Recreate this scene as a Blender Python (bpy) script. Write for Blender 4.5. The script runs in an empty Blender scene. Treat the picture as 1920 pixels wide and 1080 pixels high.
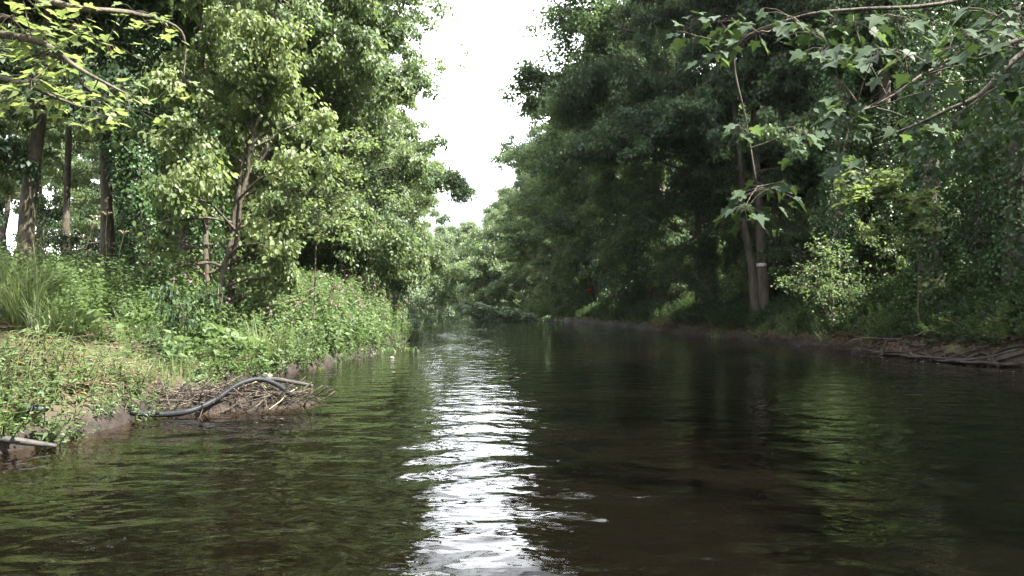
import bpy, math, random
import numpy as np
from mathutils import Vector

S = bpy.context.scene
R = math.radians
# ------------------------------------------------------------------ camera, sky, sun, exposure
CAM_H = 1.4
cam_data = bpy.data.cameras.new('camera')
cam_data.lens = 24.0
cam_data.sensor_width = 36.0
cam_data.shift_y = 32 / 1920
cam_data.clip_start = 0.05
cam_data.clip_end = 2000
cam = bpy.data.objects.new('camera', cam_data)
S.collection.objects.link(cam)
cam.location = (0, 0, CAM_H)
cam.rotation_euler = (R(90), 0, 0)
S.camera = cam

SUN_AZ, SUN_EL = 114.0, 54.0        # degrees clockwise from the view direction (+Y), above the horizon
SKY_STRENGTH = 0.030
W = bpy.data.worlds.new('World')
S.world = W
W.use_nodes = True
wn, wl = W.node_tree.nodes, W.node_tree.links
bg = wn['Background']
sky = wn.new('ShaderNodeTexSky')
sky.sky_type = 'NISHITA'
sky.sun_disc = False
sky.sun_elevation = R(SUN_EL)
sky.sun_rotation = R(SUN_AZ)
sky.air_density = 1.0
sky.dust_density = 2.5
tc = wn.new('ShaderNodeTexCoord')
mp = wn.new('ShaderNodeMapping'); mp.inputs['Scale'].default_value = (1.0, 1.0, 2.2)
cn = wn.new('ShaderNodeTexNoise'); cn.inputs['Scale'].default_value = 2.6; cn.inputs['Detail'].default_value = 9; cn.inputs['Roughness'].default_value = 0.58
cr = wn.new('ShaderNodeValToRGB')
cr.color_ramp.elements[0].position = 0.35; cr.color_ramp.elements[1].position = 0.56
mx = wn.new('ShaderNodeMix'); mx.data_type = 'RGBA'
mx.inputs[7].default_value = (40, 41, 42.5, 1)           # sunlit cloud
wl.new(tc.outputs['Generated'], mp.inputs['Vector'])
wl.new(mp.outputs['Vector'], cn.inputs['Vector'])
wl.new(cn.outputs['Fac'], cr.inputs['Fac'])
wl.new(cr.outputs['Color'], mx.inputs[0])
wl.new(sky.outputs['Color'], mx.inputs[6])
wl.new(mx.outputs[2], bg.inputs['Color'])
bg.inputs['Strength'].default_value = SKY_STRENGTH

sun_dir = Vector((math.sin(R(SUN_AZ)) * math.cos(R(SUN_EL)), math.cos(R(SUN_AZ)) * math.cos(R(SUN_EL)), math.sin(R(SUN_EL))))
sd = bpy.data.lights.new('sun', 'SUN')
sd.energy = 5.0
sd.angle = R(0.53)
sd.color = (1.0, 0.955, 0.87)
sun = bpy.data.objects.new('sun', sd)
S.collection.objects.link(sun)
sun.rotation_euler = sun_dir.to_track_quat('Z', 'Y').to_euler()
sun.location = sun_dir * 60

S.view_settings.view_transform = 'Standard'
S.view_settings.look = 'None'
S.view_settings.gamma = 1
S.view_settings.use_curve_mapping = False
S.view_settings.exposure = 2.62

S.render.engine = 'CYCLES'
cy = S.cycles
cy.use_denoising = True
cy.denoising_prefilter = 'NONE'
cy.use_adaptive_sampling = False
cy.max_bounces = 6
cy.diffuse_bounces = 3
cy.glossy_bounces = 3
cy.transmission_bounces = 4
cy.transparent_max_bounces = 8
cy.volume_bounces = 0
cy.sample_clamp_indirect = 6.0
cy.caustics_reflective = False
cy.caustics_refractive = False

# ------------------------------------------------------------------ helpers
F, HZ = 1280.0, 572.0


def at(x, y, D):
    """pixel of the 1920 photograph at depth D -> world point"""
    return np.array([(x - 960) / F * D, D, CAM_H + (HZ - y) / F * D])


def tag(o, label=None, cat=None, group=None, kind=None):
    if label: o['label'] = label
    if cat: o['category'] = cat
    if group: o['group'] = group
    if kind: o['kind'] = kind
    return o


def link(o, parent=None):
    S.collection.objects.link(o)
    if parent is not None:
        o.parent = parent
    return o


def mesh_obj(name, me, parent=None, loc=None, rot=None, scale=None):
    o = bpy.data.objects.new(name, me)
    link(o, parent)
    if loc is not None: o.location = [float(v) for v in loc]
    if rot is not None: o.rotation_euler = [float(v) for v in rot]
    if scale is not None: o.scale = (scale,) * 3 if np.isscalar(scale) else scale
    return o


def empty(name, loc=(0, 0, 0), rz=0.0, scale=None):
    o = bpy.data.objects.new(name, None)
    o.empty_display_size = 0.2
    link(o)
    o.location = [float(v) for v in loc]
    o.rotation_euler = (0, 0, rz)
    if scale is not None: o.scale = (scale,) * 3 if np.isscalar(scale) else scale
    return o


def copy_tree(o, parent=None):
    c = o.copy()
    S.collection.objects.link(c)
    if parent is not None: c.parent = parent
    for ch in list(o.children):
        copy_tree(ch, c)
    return c


def make_mesh(name, V, faces, mats, fmat=None, smooth=True, attrs=None):
    """faces: list of int arrays (n,3)/(n,4); attrs: {name: per-face float array}"""
    me = bpy.data.meshes.new(name)
    V = np.asarray(V, dtype=np.float32)
    faces = [np.asarray(f, dtype=np.int32) for f in faces if len(f)]
    me.vertices.add(len(V))
    me.vertices.foreach_set('co', V.ravel())
    nl = sum(f.size for f in faces); nf = sum(len(f) for f in faces)
    me.loops.add(nl)
    me.polygons.add(nf)
    me.loops.foreach_set('vertex_index', np.concatenate([f.ravel() for f in faces]))
    sizes = np.concatenate([np.full(len(f), f.shape[1], dtype=np.int32) for f in faces])
    starts = np.concatenate([[0], np.cumsum(sizes)[:-1]]).astype(np.int32)
    me.polygons.foreach_set('loop_start', starts)
    me.polygons.foreach_set('loop_total', sizes)
    me.polygons.foreach_set('use_smooth', np.full(nf, smooth, dtype=bool))
    for m in mats: me.materials.append(m)
    if fmat is not None: me.polygons.foreach_set('material_index', np.asarray(fmat, dtype=np.int32))
    if attrs:
        for k, v in attrs.items():
            a = me.attributes.new(k, 'FLOAT', 'FACE')
            a.data.foreach_set('value', np.asarray(v, dtype=np.float32))
    me.update(calc_edges=True)
    me.validate()
    return me


class Geo:
    """collects tubes / leaves into one mesh"""
    def __init__(s):
        s.V, s.T, s.Q, s.n = [], [], [], 0
        s.tT, s.tQ = [], []
    def add(s, V, tris=None, quads=None, tint=0.5):
        if tris is not None and len(tris):
            s.T.append(np.asarray(tris) + s.n)
            s.tT.append(np.broadcast_to(np.asarray(tint, dtype=float), (len(tris),)) if np.ndim(tint) == 0 else tint)
        if quads is not None and len(quads):
            s.Q.append(np.asarray(quads) + s.n)
            s.tQ.append(np.full(len(quads), float(tint) if np.ndim(tint) == 0 else 0.5))
        s.V.append(np.asarray(V)); s.n += len(V)
    def tube(s, P, rad, sides=6, cap=True, wob=0.0, rng=None):
        P = np.asarray(P, float); n = len(P)
        rad = np.broadcast_to(np.asarray(rad, float), (n,))
        T = np.gradient(P, axis=0)
        T /= np.linalg.norm(T, axis=1, keepdims=True) + 1e-9
        ref = np.array([0, 0, 1.0]) if abs(T[0][2]) < 0.8 else np.array([1.0, 0, 0])
        U = np.cross(T, ref); U /= np.linalg.norm(U, axis=1, keepdims=True) + 1e-9
        Wv = np.cross(T, U)
        a = np.linspace(0, 2 * np.pi, sides, endpoint=False)
        rr = rad[:, None] * np.ones(sides)
        if wob and rng is not None:
            rr = rr * (1 + wob * rng.standard_normal((n, sides)))
        V = P[:, None, :] + rr[..., None] * (np.cos(a)[None, :, None] * U[:, None, :] + np.sin(a)[None, :, None] * Wv[:, None, :])
        i = np.arange(n - 1)[:, None] * sides; j = np.arange(sides)[None, :]; k = (j + 1) % sides
        Q = np.stack([i + j, i + k, i + sides + k, i + sides + j], -1).reshape(-1, 4)
        V = V.reshape(-1, 3)
        tr = None
        if cap:
            V = np.vstack([V, P[:1], P[-1:]])
            b, e = n * sides, n * sides + 1
            jj = np.arange(sides); kk = (jj + 1) % sides
            tr = np.vstack([np.stack([np.full(sides, b), kk, jj], -1),
                            np.stack([np.full(sides, e), (n - 1) * sides + jj, (n - 1) * sides + kk], -1)])
        s.add(V, tr, Q)
    def leaves(s, C, tip, nor, size, tmpl, tint):
        """C centre/base (n,3), tip dir, normal; size (n,); tmpl=(verts (m,3) x=side,y=tip,z=up, tris)"""
        n = len(C)
        if n == 0: return
        tip = tip / (np.linalg.norm(tip, axis=1, keepdims=True) + 1e-9)
        side = np.cross(tip, nor); side /= np.linalg.norm(side, axis=1, keepdims=True) + 1e-9
        up = np.cross(side, tip)
        TV, TT = tmpl
        V = C[:, None, :] + size[:, None, None] * (TV[None, :, 0:1] * side[:, None, :] + TV[None, :, 1:2] * tip[:, None, :] + TV[None, :, 2:3] * up[:, None, :])
        m = len(TV)
        TR = (TT[None] + (np.arange(n) * m)[:, None, None]).reshape(-1, 3)
        s.add(V.reshape(-1, 3), TR, None, np.repeat(tint, len(TT)))
    def mesh(s, name, mats, smooth=True):
        V = np.vstack(s.V)
        fs, at_ = [], []
        if s.T: fs.append(np.vstack(s.T)); at_.append(np.concatenate(s.tT))
        if s.Q: fs.append(np.vstack(s.Q)); at_.append(np.concatenate(s.tQ))
        return make_mesh(name, V, fs, mats, smooth=smooth, attrs={'tint': np.concatenate(at_)})


# leaf templates: (verts, tris); length about 1
RHOMB = (np.array([[0, 0, 0], [-.36, .45, .10], [0, 1, -.08], [.36, .45, .10]]), np.array([[0, 2, 1], [0, 3, 2]]))
OVATE = (np.array([[0, 0, 0], [-.30, .30, .07], [-.27, .68, .05], [0, 1, -.10], [.27, .68, .05], [.30, .30, .07], [0, .5, -.02]]),
         np.array([[0, 6, 1], [1, 6, 2], [2, 6, 3], [3, 6, 4], [4, 6, 5], [5, 6, 0]]))
LANCE = (np.array([[0, 0, 0], [-.11, .35, .03], [0, 1, -.22], [.11, .35, .03], [0, .4, -.01]]), np.array([[0, 4, 1], [1, 4, 2], [0, 3, 4], [3, 2, 4]]))
_o = [(0, 0), (-.20, -.06), (-.36, -.02), (-.46, .16), (-.30, .26), (-.60, .46), (-.50, .60), (-.24, .56), (-.14, .80), (0, 1.05),
      (.14, .80), (.24, .56), (.50, .60), (.60, .46), (.30, .26), (.46, .16), (.36, -.02), (.20, -.06)]
_mv = np.array([[x, y, .22 * abs(x) - .30 * max(0, y - .35) ** 1.5 - .12 * max(0, abs(x) - .35)] for x, y in _o] + [[0, .33, -.02]])
MAPLE = (_mv, np.array([[18, (i + 1) % 18, i] for i in range(18)]))
_o2 = [(0, 0), (-.40, .08), (-.27, .25), (-.52, .52), (-.20, .55), (0, 1.0), (.20, .55), (.52, .52), (.27, .25), (.40, .08)]
MAPLE_LO = (np.array([[x, y, .08 * abs(x)] for x, y in _o2]), np.array([[0, 2, 1], [0, 4, 2], [2, 4, 3], [0, 6, 4], [4, 6, 5], [0, 8, 6], [6, 8, 7], [0, 9, 8]]))


def unit(v):
    return v / (np.linalg.norm(v, axis=-1, keepdims=True) + 1e-9)


# ------------------------------------------------------------------ materials
def new_mat(name):
    m = bpy.data.materials.new(name); m.use_nodes = True
    nt = m.node_tree
    return m, nt.nodes, nt.links, nt.nodes['Principled BSDF'], nt.nodes['Material Output']


def leaf_mat(name, dark, light, trans, rough=0.5, tfac=0.35, spec=0.38):
    m, n, l, bs, out = new_mat(name)
    a = n.new('ShaderNodeAttribute'); a.attribute_name = 'tint'
    oi = n.new('ShaderNodeObjectInfo')
    add = n.new('ShaderNodeMath'); add.operation = 'MULTIPLY_ADD'; add.inputs[1].default_value = 0.35; add.inputs[2].default_value = -0.17
    add2 = n.new('ShaderNodeMath'); add2.operation = 'ADD'; add2.use_clamp = True
    l.new(oi.outputs['Random'], add.inputs[0]); l.new(add.outputs[0], add2.inputs[0]); l.new(a.outputs['Fac'], add2.inputs[1])
    mixc = n.new('ShaderNodeMix'); mixc.data_type = 'RGBA'
    mixc.inputs[6].default_value = (*dark, 1); mixc.inputs[7].default_value = (*light, 1)
    l.new(add2.outputs[0], mixc.inputs[0])
    l.new(mixc.outputs[2], bs.inputs['Base Color'])
    bs.inputs['Roughness'].default_value = rough
    bs.inputs['Specular IOR Level'].default_value = spec
    tr = n.new('ShaderNodeBsdfTranslucent')
    mt = n.new('ShaderNodeMix'); mt.data_type = 'RGBA'
    mt.inputs[6].default_value = (trans[0] * .55, trans[1] * .65, trans[2] * .6, 1); mt.inputs[7].default_value = (*trans, 1)
    l.new(add2.outputs[0], mt.inputs[0]); l.new(mt.outputs[2], tr.inputs['Color'])
    ms = n.new('ShaderNodeMixShader'); ms.inputs[0].default_value = tfac
    l.new(bs.outputs[0], ms.inputs[1]); l.new(tr.outputs[0], ms.inputs[2]); l.new(ms.outputs[0], out.inputs['Surface'])
    return m


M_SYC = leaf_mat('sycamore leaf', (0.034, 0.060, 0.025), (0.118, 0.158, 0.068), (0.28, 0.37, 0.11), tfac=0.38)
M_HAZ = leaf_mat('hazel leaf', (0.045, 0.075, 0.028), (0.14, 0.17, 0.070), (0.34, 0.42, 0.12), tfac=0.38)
M_DARK = leaf_mat('dark leaf', (0.015, 0.031, 0.016), (0.046, 0.075, 0.034), (0.15, 0.23, 0.06), tfac=0.30, spec=.2)  # dark foliage; on the shady bank the shade is put into this colour
M_WIL = leaf_mat('willow leaf', (0.11, 0.16, 0.09), (0.19, 0.25, 0.15), (0.26, 0.36, 0.14), tfac=0.3)
M_IVY = leaf_mat('ivy leaf', (0.018, 0.045, 0.016), (0.05, 0.095, 0.028), (0.08, 0.14, 0.03), rough=0.45, tfac=0.15, spec=.3)
M_HERB = leaf_mat('herb leaf', (0.045, 0.080, 0.030), (0.110, 0.152, 0.066), (0.23, 0.33, 0.10), tfac=0.36)
M_GRASS = leaf_mat('grass blade', (0.055, 0.09, 0.032), (0.19, 0.22, 0.10), (0.32, 0.40, 0.13), tfac=0.35)
M_DRY = leaf_mat('dry leaf', (0.055, 0.037, 0.024), (0.15, 0.11, 0.072), (0.15, 0.10, 0.05), rough=0.7, tfac=0.2, spec=0.2)
M_MID = leaf_mat('half-shade leaf', (0.020, 0.040, 0.019), (0.072, 0.108, 0.044), (0.20, 0.29, 0.08), tfac=0.34, spec=.25)  # half of the shade-darkening put into the leaf colour
M_SHD = leaf_mat('shaded sycamore leaf', (0.020, 0.036, 0.019), (0.042, 0.066, 0.032), (0.07, 0.11, 0.03), tfac=0.2, rough=.7, spec=.1)  # sycamore leaf again, shade put into a darker, duller colour
M_YEL = leaf_mat('yellowing leaf', (0.20, 0.20, 0.04), (0.34, 0.30, 0.07), (0.5, 0.45, 0.08), tfac=0.35)
M_PINK = leaf_mat('balsam flower', (0.34, 0.15, 0.25), (0.5, 0.30, 0.42), (0.6, 0.25, 0.42), rough=0.6, tfac=0.4)


def noise_mat(name, c1, c2, scale=4, rough=0.85, bump=0.4, stretch=(1, 1, 1), c3=None, bscale=None, spec=0.3, dist=0.05):
    m, n, l, bs, out = new_mat(name)
    t = n.new('ShaderNodeTexCoord'); mpn = n.new('ShaderNodeMapping'); mpn.inputs['Scale'].default_value = stretch
    l.new(t.outputs['Object'], mpn.inputs['Vector'])
    nz = n.new('ShaderNodeTexNoise'); nz.inputs['Scale'].default_value = scale; nz.inputs['Detail'].default_value = 8; nz.inputs['Roughness'].default_value = .65
    l.new(mpn.outputs[0], nz.inputs['Vector'])
    cr_ = n.new('ShaderNodeValToRGB'); cr_.color_ramp.elements[0].position = .34; cr_.color_ramp.elements[1].position = .66
    cr_.color_ramp.elements[0].color = (*c1, 1); cr_.color_ramp.elements[1].color = (*c2, 1)
    if c3:
        e = cr_.color_ramp.elements.new(.5); e.color = (*c3, 1)
    l.new(nz.outputs['Fac'], cr_.inputs['Fac']); l.new(cr_.outputs['Color'], bs.inputs['Base Color'])
    nb = n.new('ShaderNodeTexNoise'); nb.inputs['Scale'].default_value = bscale or scale * 4; nb.inputs['Detail'].default_value = 6
    l.new(mpn.outputs[0], nb.inputs['Vector'])
    bp = n.new('ShaderNodeBump'); bp.inputs['Strength'].default_value = bump; bp.inputs['Distance'].default_value = dist
    l.new(nb.outputs['Fac'], bp.inputs['Height']); l.new(bp.outputs[0], bs.inputs['Normal'])
    bs.inputs['Roughness'].default_value = rough; bs.inputs['Specular IOR Level'].default_value = spec
    return m


M_BARK = noise_mat('sycamore bark', (0.035, 0.030, 0.022), (0.14, 0.12, 0.092), scale=5, bump=0.8, stretch=(1, 1, .35), c3=(0.075, 0.064, 0.046))
M_BARKD = noise_mat('dark bark', (0.03, 0.025, 0.018), (0.10, 0.085, 0.062), scale=6, bump=0.8, stretch=(1, 1, .3))
M_TWIG = noise_mat('dead wood', (0.035, 0.027, 0.021), (0.12, 0.098, 0.075), scale=9, bump=0.3, dist=0.01)
M_STEM = noise_mat('green stem', (0.05, 0.065, 0.025), (0.11, 0.11, 0.05), scale=8, bump=0.1, dist=0.005)
M_STRAW = noise_mat('straw', (0.16, 0.135, 0.08), (0.32, 0.27, 0.17), scale=9, bump=0.1, dist=0.005)
M_PIPE = noise_mat('black plastic pipe', (0.007, 0.008, 0.010), (0.022, 0.024, 0.027), scale=12, rough=0.5, bump=0.15, dist=0.004, spec=0.14)
M_ROOT = noise_mat('wet root wood', (0.013, 0.010, 0.008), (0.045, 0.034, 0.026), scale=6, bump=0.6, rough=0.6, stretch=(1, 1, 1))
M_LOG = noise_mat('grey weathered log', (0.022, 0.020, 0.018), (0.070, 0.066, 0.060), scale=7, bump=0.5, rough=0.7, dist=0.01)
M_WHITE = noise_mat('white tape', (0.30, 0.31, 0.30), (0.48, 0.49, 0.48), scale=15, bump=0.1, rough=0.5, dist=0.003)
M_RED = noise_mat('red cloth', (0.45, 0.02, 0.015), (0.65, 0.05, 0.03), scale=15, bump=0.2, rough=0.6, dist=0.01)
M_STONE = noise_mat('river stone', (0.10, 0.095, 0.085), (0.28, 0.26, 0.23), scale=9, bump=0.4, rough=0.75, dist=0.01)


def ground_material():
    m, n, l, bs, out = new_mat('bank soil')
    g = n.new('ShaderNodeNewGeometry')
    sx = n.new('ShaderNodeSeparateXYZ'); l.new(g.outputs['Position'], sx.inputs[0])
    def noise(sc, det=8, ro=.6):
        z = n.new('ShaderNodeTexNoise'); z.inputs['Scale'].default_value = sc; z.inputs['Detail'].default_value = det; z.inputs['Roughness'].default_value = ro
        l.new(g.outputs['Position'], z.inputs['Vector']); return z
    def ramp(src, p0, p1, c0, c1):
        r_ = n.new('ShaderNodeValToRGB'); r_.color_ramp.elements[0].position = p0; r_.color_ramp.elements[1].position = p1
        r_.color_ramp.elements[0].color = (*c0, 1); r_.color_ramp.elements[1].color = (*c1, 1); l.new(src, r_.inputs['Fac']); return r_
    def mix(fac, a, b):
        q = n.new('ShaderNodeMix'); q.data_type = 'RGBA'; l.new(fac, q.inputs[0]); l.new(a, q.inputs[6]); l.new(b, q.inputs[7]); return q.outputs[2]
    soil = ramp(noise(1.7).outputs['Fac'], .35, .68, (0.034, 0.024, 0.017), (0.100, 0.073, 0.053))
    litter = ramp(noise(16, 5, .75).outputs['Fac'], .42, .62, (0.035, 0.026, 0.018), (0.17, 0.125, 0.09))
    top = mix(ramp(noise(3.1).outputs['Fac'], .4, .62, (0, 0, 0), (1, 1, 1)).outputs[0], soil.outputs[0], litter.outputs[0])
    moss = ramp(noise(5).outputs['Fac'], .4, .6, (0.028, 0.040, 0.014), (0.07, 0.085, 0.030))
    top = mix(ramp(noise(.8).outputs['Fac'], .45, .62, (0, 0, 0), (1, 1, 1)).outputs[0], top, moss.outputs[0])
    mud = ramp(noise(6).outputs['Fac'], .35, .7, (0.012, 0.009, 0.008), (0.045, 0.036, 0.030))
    # wet mud in the splash zone, sand and silt under water
    add = n.new('ShaderNodeMath'); add.operation = 'MULTIPLY_ADD'; add.inputs[1].default_value = .25
    l.new(noise(1.3).outputs['Fac'], add.inputs[0]); l.new(sx.outputs['Z'], add.inputs[2])
    mr = n.new('ShaderNodeMapRange'); mr.inputs['From Min'].default_value = .26; mr.inputs['From Max'].default_value = .50
    l.new(add.outputs[0], mr.inputs['Value'])
    c = mix(mr.outputs[0], mud.outputs[0], top)
    sand = ramp(noise(2.2).outputs['Fac'], .38, .62, (0.045, 0.034, 0.024), (0.17, 0.105, 0.060))
    mr2 = n.new('ShaderNodeMapRange'); mr2.inputs['From Min'].default_value = -.10; mr2.inputs['From Max'].default_value = -.02
    l.new(sx.outputs['Z'], mr2.inputs['Value'])
    sn = n.new('ShaderNodeSeparateXYZ'); l.new(g.outputs['Normal'], sn.inputs[0])
    mrn = n.new('ShaderNodeMapRange'); mrn.inputs['From Min'].default_value = .80; mrn.inputs['From Max'].default_value = .95
    mrn.inputs['To Min'].default_value = 1; mrn.inputs['To Max'].default_value = 0
    l.new(sn.outputs['Z'], mrn.inputs['Value'])
    mxx = n.new('ShaderNodeMath'); mxx.operation = 'MAXIMUM'; l.new(mrn.outputs[0], mxx.inputs[0]); l.new(mr2.outputs[0], mxx.inputs[1])
    c = mix(mxx.outputs[0], sand.outputs[0], c)
    l.new(c, bs.inputs['Base Color'])
    mr3 = n.new('ShaderNodeMapRange'); mr3.inputs['From Min'].default_value = .26; mr3.inputs['From Max'].default_value = .5
    bs.inputs['Specular IOR Level'].default_value = .22
    mr3.inputs['To Min'].default_value = .72; mr3.inputs['To Max'].default_value = .93
    l.new(add.outputs[0], mr3.inputs['Value']); l.new(mr3.outputs[0], bs.inputs['Roughness'])
    bp = n.new('ShaderNodeBump'); bp.inputs['Strength'].default_value = .8; bp.inputs['Distance'].default_value = .04
    l.new(noise(14, 8, .7).outputs['Fac'], bp.inputs['Height']); l.new(bp.outputs[0], bs.inputs['Normal'])
    return m


M_GROUND = ground_material()


def water_material():
    m, n, l, bs, out = new_mat('river water')
    n.remove(bs)
    g = n.new('ShaderNodeNewGeometry')
    def nz(scale, stretch, det=3, rough=.5, rot=0, dist=0.0):
        mp_ = n.new('ShaderNodeMapping'); mp_.inputs['Scale'].default_value = stretch; mp_.inputs['Rotation'].default_value = (0, 0, rot)
        l.new(g.outputs['Position'], mp_.inputs['Vector'])
        z = n.new('ShaderNodeTexNoise'); z.inputs['Scale'].default_value = scale; z.inputs['Detail'].default_value = det
        z.inputs['Roughness'].default_value = rough; z.inputs['Distortion'].default_value = dist
        l.new(mp_.outputs[0], z.inputs['Vector']); return z.outputs['Fac']
    b1 = n.new('ShaderNodeBump'); b1.inputs['Strength'].default_value = 1; b1.inputs['Distance'].default_value = 0.0135
    l.new(nz(4.6, (.85, 1.3, 1), 1.4, .4, R(18), .4), b1.inputs['Height'])
    b2 = n.new('ShaderNodeBump'); b2.inputs['Strength'].default_value = 1; b2.inputs['Distance'].default_value = 0.018
    l.new(nz(1.6, (.85, 1.4, 1), 1, .4, R(-10), .4), b2.inputs['Height']); l.new(b1.outputs[0], b2.inputs['Normal'])
    b3 = n.new('ShaderNodeBump'); b3.inputs['Strength'].default_value = 1; b3.inputs['Distance'].default_value = 0.0022
    l.new(nz(12, (.7, 1.4, 1), 1, .4, R(24)), b3.inputs['Height']); l.new(b2.outputs[0], b3.inputs['Normal'])
    pat = n.new('ShaderNodeMapRange'); pat.inputs['From Min'].default_value = .35; pat.inputs['From Max'].default_value = .65
    pat.inputs['To Min'].default_value = .35; pat.inputs['To Max'].default_value = 1.5
    l.new(nz(.35, (1, .5, 1), 3), pat.inputs['Value']); l.new(pat.outputs[0], b1.inputs['Strength']); l.new(pat.outputs[0], b3.inputs['Strength'])
    N = b3.outputs[0]
    fr = n.new('ShaderNodeFresnel'); fr.inputs['IOR'].default_value = 1.34; l.new(N, fr.inputs['Normal'])
    gl = n.new('ShaderNodeBsdfGlossy'); gl.inputs['Roughness'].default_value = 0.015; gl.inputs['Color'].default_value = (1, 1, 1, 1); l.new(N, gl.inputs['Normal'])
    tp = n.new('ShaderNodeBsdfTransparent'); tp.inputs['Color'].default_value = (0.86, 0.78, 0.64, 1)
    df = n.new('ShaderNodeBsdfDiffuse'); df.inputs['Color'].default_value = (0.038, 0.030, 0.018, 1)   # suspended silt
    m0 = n.new('ShaderNodeMixShader'); m0.inputs[0].default_value = .055; l.new(tp.outputs[0], m0.inputs[1]); l.new(df.outputs[0], m0.inputs[2])
    ms = n.new('ShaderNodeMixShader')
    l.new(fr.outputs[0], ms.inputs[0]); l.new(m0.outputs[0], ms.inputs[1]); l.new(gl.outputs[0], ms.inputs[2])
    l.new(ms.outputs[0], out.inputs['Surface'])
    va = n.new('ShaderNodeVolumeAbsorption'); va.inputs['Color'].default_value = (0.50, 0.36, 0.14, 1); va.inputs['Density'].default_value = 3.2
    l.new(va.outputs[0], out.inputs['Volume'])
    return m


M_WATER = water_material()

# ------------------------------------------------------------------ terrain
LY = np.array([-40, 0, 5, 6.5, 7.0, 8.2, 9.0, 9.8, 11, 13, 15.2, 18.7, 22, 26.4, 29, 36, 50, 64, 100, 112, 125, 150, 320])
LX = np.array([-9, -6.5, -5.2, -4.84, -4.6, -4.65, -4.75, -4.7, -4.8, -4.75, -4.27, -3.94, -3.9, -4.0, -5.0, -6.3, -7.8, -9.2, -9.0, -13, -40, -75, -200])
RY = np.array([-40, 0, 8, 15.2, 16.6, 20.4, 26.3, 32, 45, 58, 69, 85, 100, 112, 125, 140, 160, 320])
RX = np.array([15, 13.5, 12.2, 11.4, 10.6, 10.5, 9.7, 8.5, 7.3, 4.5, 2.2, -.5, -3, -6.5, -12, -28, -50, -160])


def hills(x, y, s=1.0):
    return (np.sin(x * 1.3 * s + 1.7 * np.sin(y * .9 * s)) * np.cos(y * 1.1 * s + 1.3 * np.sin(x * .7 * s)) +
            .5 * np.sin(x * 3.1 * s + y * 2.3 * s) * np.cos(y * 2.9 * s - x * 1.9 * s + .6))


def ground_z(x, y):
    x = np.asarray(x, float); y = np.asarray(y, float)
    w = .12 * hills(x * 0 + 3, y, .9)
    xl = np.interp(y, LY, LX) + w; xr = np.interp(y, RY, RX) - w * 1.3
    dl = xl - x; dr = x - xr
    k = np.where(y > 95, .5, 1.0)
    dl = dl * k; dr = dr * k
    # left bank: abrupt little edge then easing
    zl = np.where(dl > 0, .20 * (1 - np.exp(-np.maximum(dl, 0) / .10)) + .72 * (1 - np.exp(-np.maximum(dl, 0) / 1.35)) + .075 * np.clip(dl, 0, 8) + .02 * np.clip(dl - 8, 0, 30), 0)
    prom = np.exp(-((y - 24) / 4.5) ** 2) * .35                  # steeper promontory
    zl = zl + np.where(dl > 0, prom * (1 - np.exp(-np.maximum(dl, 0) / .25)), 0)
    sl = np.interp(y, [-40, 15, 22, 30, 45, 160], [.62, .62, .5, .25, .15, .12])
    d2 = np.maximum(dr - 1.3, 0)
    zr = np.where(dr > 0, .16 * (1 - np.exp(-np.maximum(dr, 0) / .12)) + 1.1 * (1 - np.exp(-np.maximum(dr - .1, 0) / 1.1)) + sl * 14 * (1 - np.exp(-d2 / 14)), 0)
    dep = np.minimum(-dl, -dr)                                   # distance inside the water
    wz = -(np.where(dl > dr, .45, .25) * (1 - np.exp(-np.maximum(dep, 0) / .12)) + 1.5 * (1 - np.exp(-np.maximum(dep, 0) / 1.5)))
    # shoals
    for sx_, sy_, ax, ay, hh in ((-3.4, 8.25, .45, .20, .9), (-3.3, 13.6, 1.3, .5, .9), (4.8, 16.5, 1.6, .8, 1.05), (-3.3, 4.2, .5, .4, .55), (-2.3, 6.1, .3, .2, .5), (4.2, 12.6, 1.4, .8, .75)):
        e = np.exp(-((x - sx_) / ax) ** 2 - ((y - sy_) / ay) ** 2)
        wz = wz + np.minimum(hh * e, np.maximum(-.07 - wz, 0))
    z = np.where(dl > 0, zl, np.where(dr > 0, zr, wz))
    land = np.clip(np.maximum(dl, dr) / 1.0, 0, 1)
    z = z + .045 * land * hills(x, y, 1.6) + .14 * np.clip(np.maximum(dl, dr) / 5, 0, 1) * hills(x, y, .35) + .012 * hills(x, y, 7)*np.clip(np.maximum(dl, dr)*3, .3, 1)
    return z


def axis(segs):
    out = [segs[0][0]]
    for a, b, st in segs:
        k = max(1, int(round((b - a) / st)))
        out += list(np.linspace(a, b, k + 1)[1:])
    return np.array(out)


gx = axis([(-260, -60, 20), (-60, -20, 1.0), (-20, -9, .3), (-9, -2.5, .08), (-2.5, 4, .35), (4, 8, .3), (8, 13.5, .12), (13.5, 24, .35), (24, 60, 1.2), (60, 260, 20)])
gy = axis([(-60, -4, 4), (-4, 3, .6), (3, 16, .09), (16, 34, .16), (34, 70, .5), (70, 140, 1.2), (140, 320, 15)])
GX, GY = np.meshgrid(gx, gy)
GZ = ground_z(GX, GY)
nx, ny = len(gx), len(gy)
I = (np.arange(ny - 1)[:, None] * nx + np.arange(nx - 1)[None, :])
Q = np.stack([I, I + 1, I + nx + 1, I + nx], -1).reshape(-1, 4)
g_me = make_mesh('ground', np.stack([GX, GY, GZ], -1).reshape(-1, 3), [Q], [M_GROUND])
tag(mesh_obj('ground', g_me), 'muddy wooded riverbanks and sandy riverbed', kind='structure')

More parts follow.
